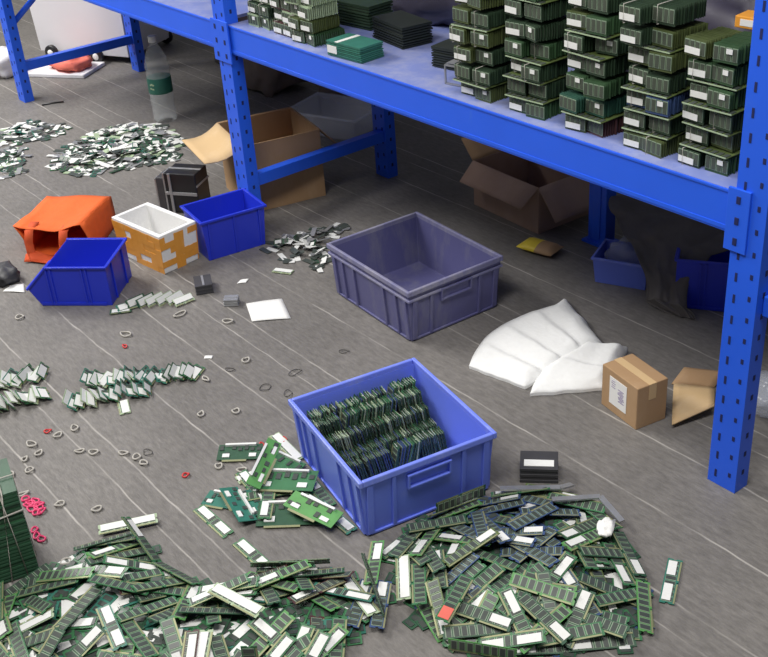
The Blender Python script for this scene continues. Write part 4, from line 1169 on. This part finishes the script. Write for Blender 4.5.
# short scatter in front of the left blue bin
for i, (px, py, kd, rz, ln, nm) in enumerate([(121, 312, 's_dark', 40, 0, 'first'), (128, 309, 's_teal', 60, .4, 'second'), (137, 306, 's_dark', 75, 1.0, 'third'), (147, 305, 's_dark', 80, 1.0, 'fourth'), (156, 304, 's_pale', 80, .9, 'fifth'), (166, 303, 's_pale', 85, .9, 'sixth'), (176, 302, 's_pale', 85, .8, 'seventh'), (184, 303, 's_pale', 70, .5, 'eighth')]):
    q = Matrix.Rotation(rad(rz + 20), 3, 'Z') @ Matrix.Rotation(ln, 3, 'X')
    c = on(px, py); module(kd, (c[0], c[1], .004 + .015 * math.sin(ln)), q.to_quaternion(), LOOK[kd] + ', %s in the string before left bin' % nm)
for px, py, rz, kd, nm in [(124, 408, -20, 's_pale', 'lying just below the long toppled row'), (283, 272, 30, 's_pale', 'lying on the floor left of the grey crate'), (66, 128, 10, 's_dark', 'lying near the far post')]:
    c = on(px, py); module(kd, (c[0], c[1], .003), flat_q(rad(rz)), LOOK[kd] + ', ' + nm)
for i, (px, py) in enumerate([(150, 220), (160, 223), (154, 217), (167, 222)]):
    c = at(px, py, .024 + .004 * i); module('s_dark', (c.x, c.y, .024 + .004 * i), flat_q(i * .9, .1), 'short dark module with white sticker lying in the foam box', 'modules in the foam box')
# papers
def paper(label, pts, lift=.004):
    P = [at(*q) for q in pts]; c = sum(P, Vector()) / 4; P = [q - c for q in P]; m = MB()
    m.grid(lambda u, v: P[0].lerp(P[1], u).lerp(P[3].lerp(P[2], u), v) + Vector((0, 0, .0012 + lift * (u * (1 - u) * 3 + .4 * math.sin(5 * v)) * .5 + lift * .3)), 8, 8)
    o = m.build('paper', M['paper'], None, c); sl = o.modifiers.new('thick', 'SOLIDIFY'); sl.thickness = .0008; tag(o, label, 'paper')
paper('square sheet of white paper on the floor between small bins and grey crate', [(252, 322), (291, 319), (282, 299), (246, 304)])
paper('small scrap of white paper at the left edge beside the left bin', [(3, 292), (25, 293), (24, 284), (10, 286)])
paper('tiny white paper scrap near the dark pack', [(237, 284), (246, 283), (249, 279), (241, 280)], .002)
paper('tiny white scrap of paper above the pair of seams, right of the string of modules', [(204, 359), (212, 359), (213, 356), (205, 356)], .002)
m = MB(); lump(m, (0, 0, .02), (.06, .04, .03), 3, .3, 18, 10, 0, .001)
tag(m.build('rag', M['darkgrey'], None, on(6, 280)), 'grey rag at the left edge beside the left blue bin', 'rag')
m = MB(); lump(m, (0, 0, .05), (.06, .09, .05), 13, .35, 24, 12, 0, .001)
tag(m.build('plastic_bag', M['film'], None, on(775, 408)), 'pale crumpled plastic behind the near right post', 'bag')
m = MB(); m.tube([(-.05, 0, .004), (0, .004, .004), (.05, -.003, .004)], .004, 6)
tag(m.build('black_strip', M['black'], None, on(53, 104), rad(70)), 'short black strip on the floor beside the far post', 'strip')
for pts, nm in [([(500, 492), (560, 491), (572, 483)], 'farther one of two grey metal strips at the far edge of the heap'), ([(552, 503), (600, 500), (622, 520)], 'nearer one of two grey metal strips at the far edge of the heap')]:
    P = [at(*q, .03) for q in pts]; P = [Vector((q.x, q.y, .026 + .014 * (i != len(P) - 1))) for i, q in enumerate(P)]; c = P[0].copy(); c.z = 0
    m = MB(); 
    for a, b in zip(P, P[1:]):
        d = b - a; m.box((a + b) / 2 - c, (d.length, .014, .004), 0, d.to_track_quat('X', 'Z').to_matrix())
    tag(m.build('metal_strip', M['tin'], None, c), nm, 'metal strip')

m = MB(); lump(m, (0, 0, 0), (.016, .028, .008), 21, .5, 20, 12, 0, None, 3)
tag(m.build('crumpled_tissue', M['paper'], None, at(606, 528, .040), rad(30)), 'crumpled white tissue on the far right of the heap by the crate', 'tissue')
# rubber bands
def ringband(px, py, size, mt, label, group, seed, thick=.0026):
    size *= .78; r = random.Random(seed); m = MB(); n = 18; sx, sy = size * r.uniform(.75, 1.1), size * r.uniform(.45, .8)
    P = [(sx * math.cos(2 * math.pi * k / n) * (1 + .18 * math.sin(4 * math.pi * k / n + seed)), sy * math.sin(2 * math.pi * k / n), thick + .0015 * (1 + math.sin(6.28 * k / n * 2 + seed))) for k in range(n)]
    m.tube(P, thick, 6, 0, True)
    o = m.build('rubber_band', M[mt], None, on(px, py), r.uniform(0, 6.28)); tag(o, label, 'rubber band', group)
NB = [(75, 429), (58, 436), (32, 445), (39, 454), (25, 460), (30, 471), (10, 475), (80, 452), (94, 453), (124, 454), (144, 464), (219, 467), (60, 505), (97, 510), (242, 471), (23, 495), (201, 415), (236, 412), (20, 318), (126, 335), (180, 315), (228, 322), (206, 380), (246, 361), (66, 563), (137, 458)]
def where(px, py):
    if py < 345: return 'on the floor in front of the left blue bin'
    if px > 195: return 'right of the long toppled row'
    if px < 60: return 'close to the left edge, above the tied stack'
    return 'on the floor between the toppled row and the lower-left heap'
for i, (px, py) in enumerate(NB): ringband(px, py, .016 if py > 345 else .022, 'band', 'pale rubber band ' + where(px, py), 'pale rubber bands on the floor', i)
for i, (px, py, s) in enumerate([(148, 453, .018), (344, 352, .020), (295, 373, .030), (265, 388, .028), (288, 404 - 10, .022), (230, 370, .018)]):
    ringband(px, py, s, 'dband', 'dark grey rubber band on open floor above the blue crate' if px > 200 else 'dark thin rubber band near the pale bands', 'dark rubber bands on the floor', 40 + i, .0012)
for i, (px, py, nm) in enumerate([(48, 432, 'red scrap of rubber near the left edge below the short rows'), (186, 476, 'red rubber scrap left of the board pile'), (125, 347, 'red rubber scrap above the long toppled row'), (262, 446, 'red rubber band at the far side of the board pile'), (284, 441, 'red rubber band touching the blue crate corner')]):
    ringband(px, py, .013, 'redr', nm, None, 60 + i, .0022)
for i, (px, py) in enumerate([(26, 500), (31, 504), (36, 502), (33, 510), (39, 508), (37, 514), (42, 512), (35, 531), (37, 537), (42, 540), (29, 506), (40, 505)]):
    ringband(px, py, .016, 'pink', 'pink rubber band in the small cluster beside the tied stack', 'pink rubber bands by the tied stack', 80 + i, .0026)
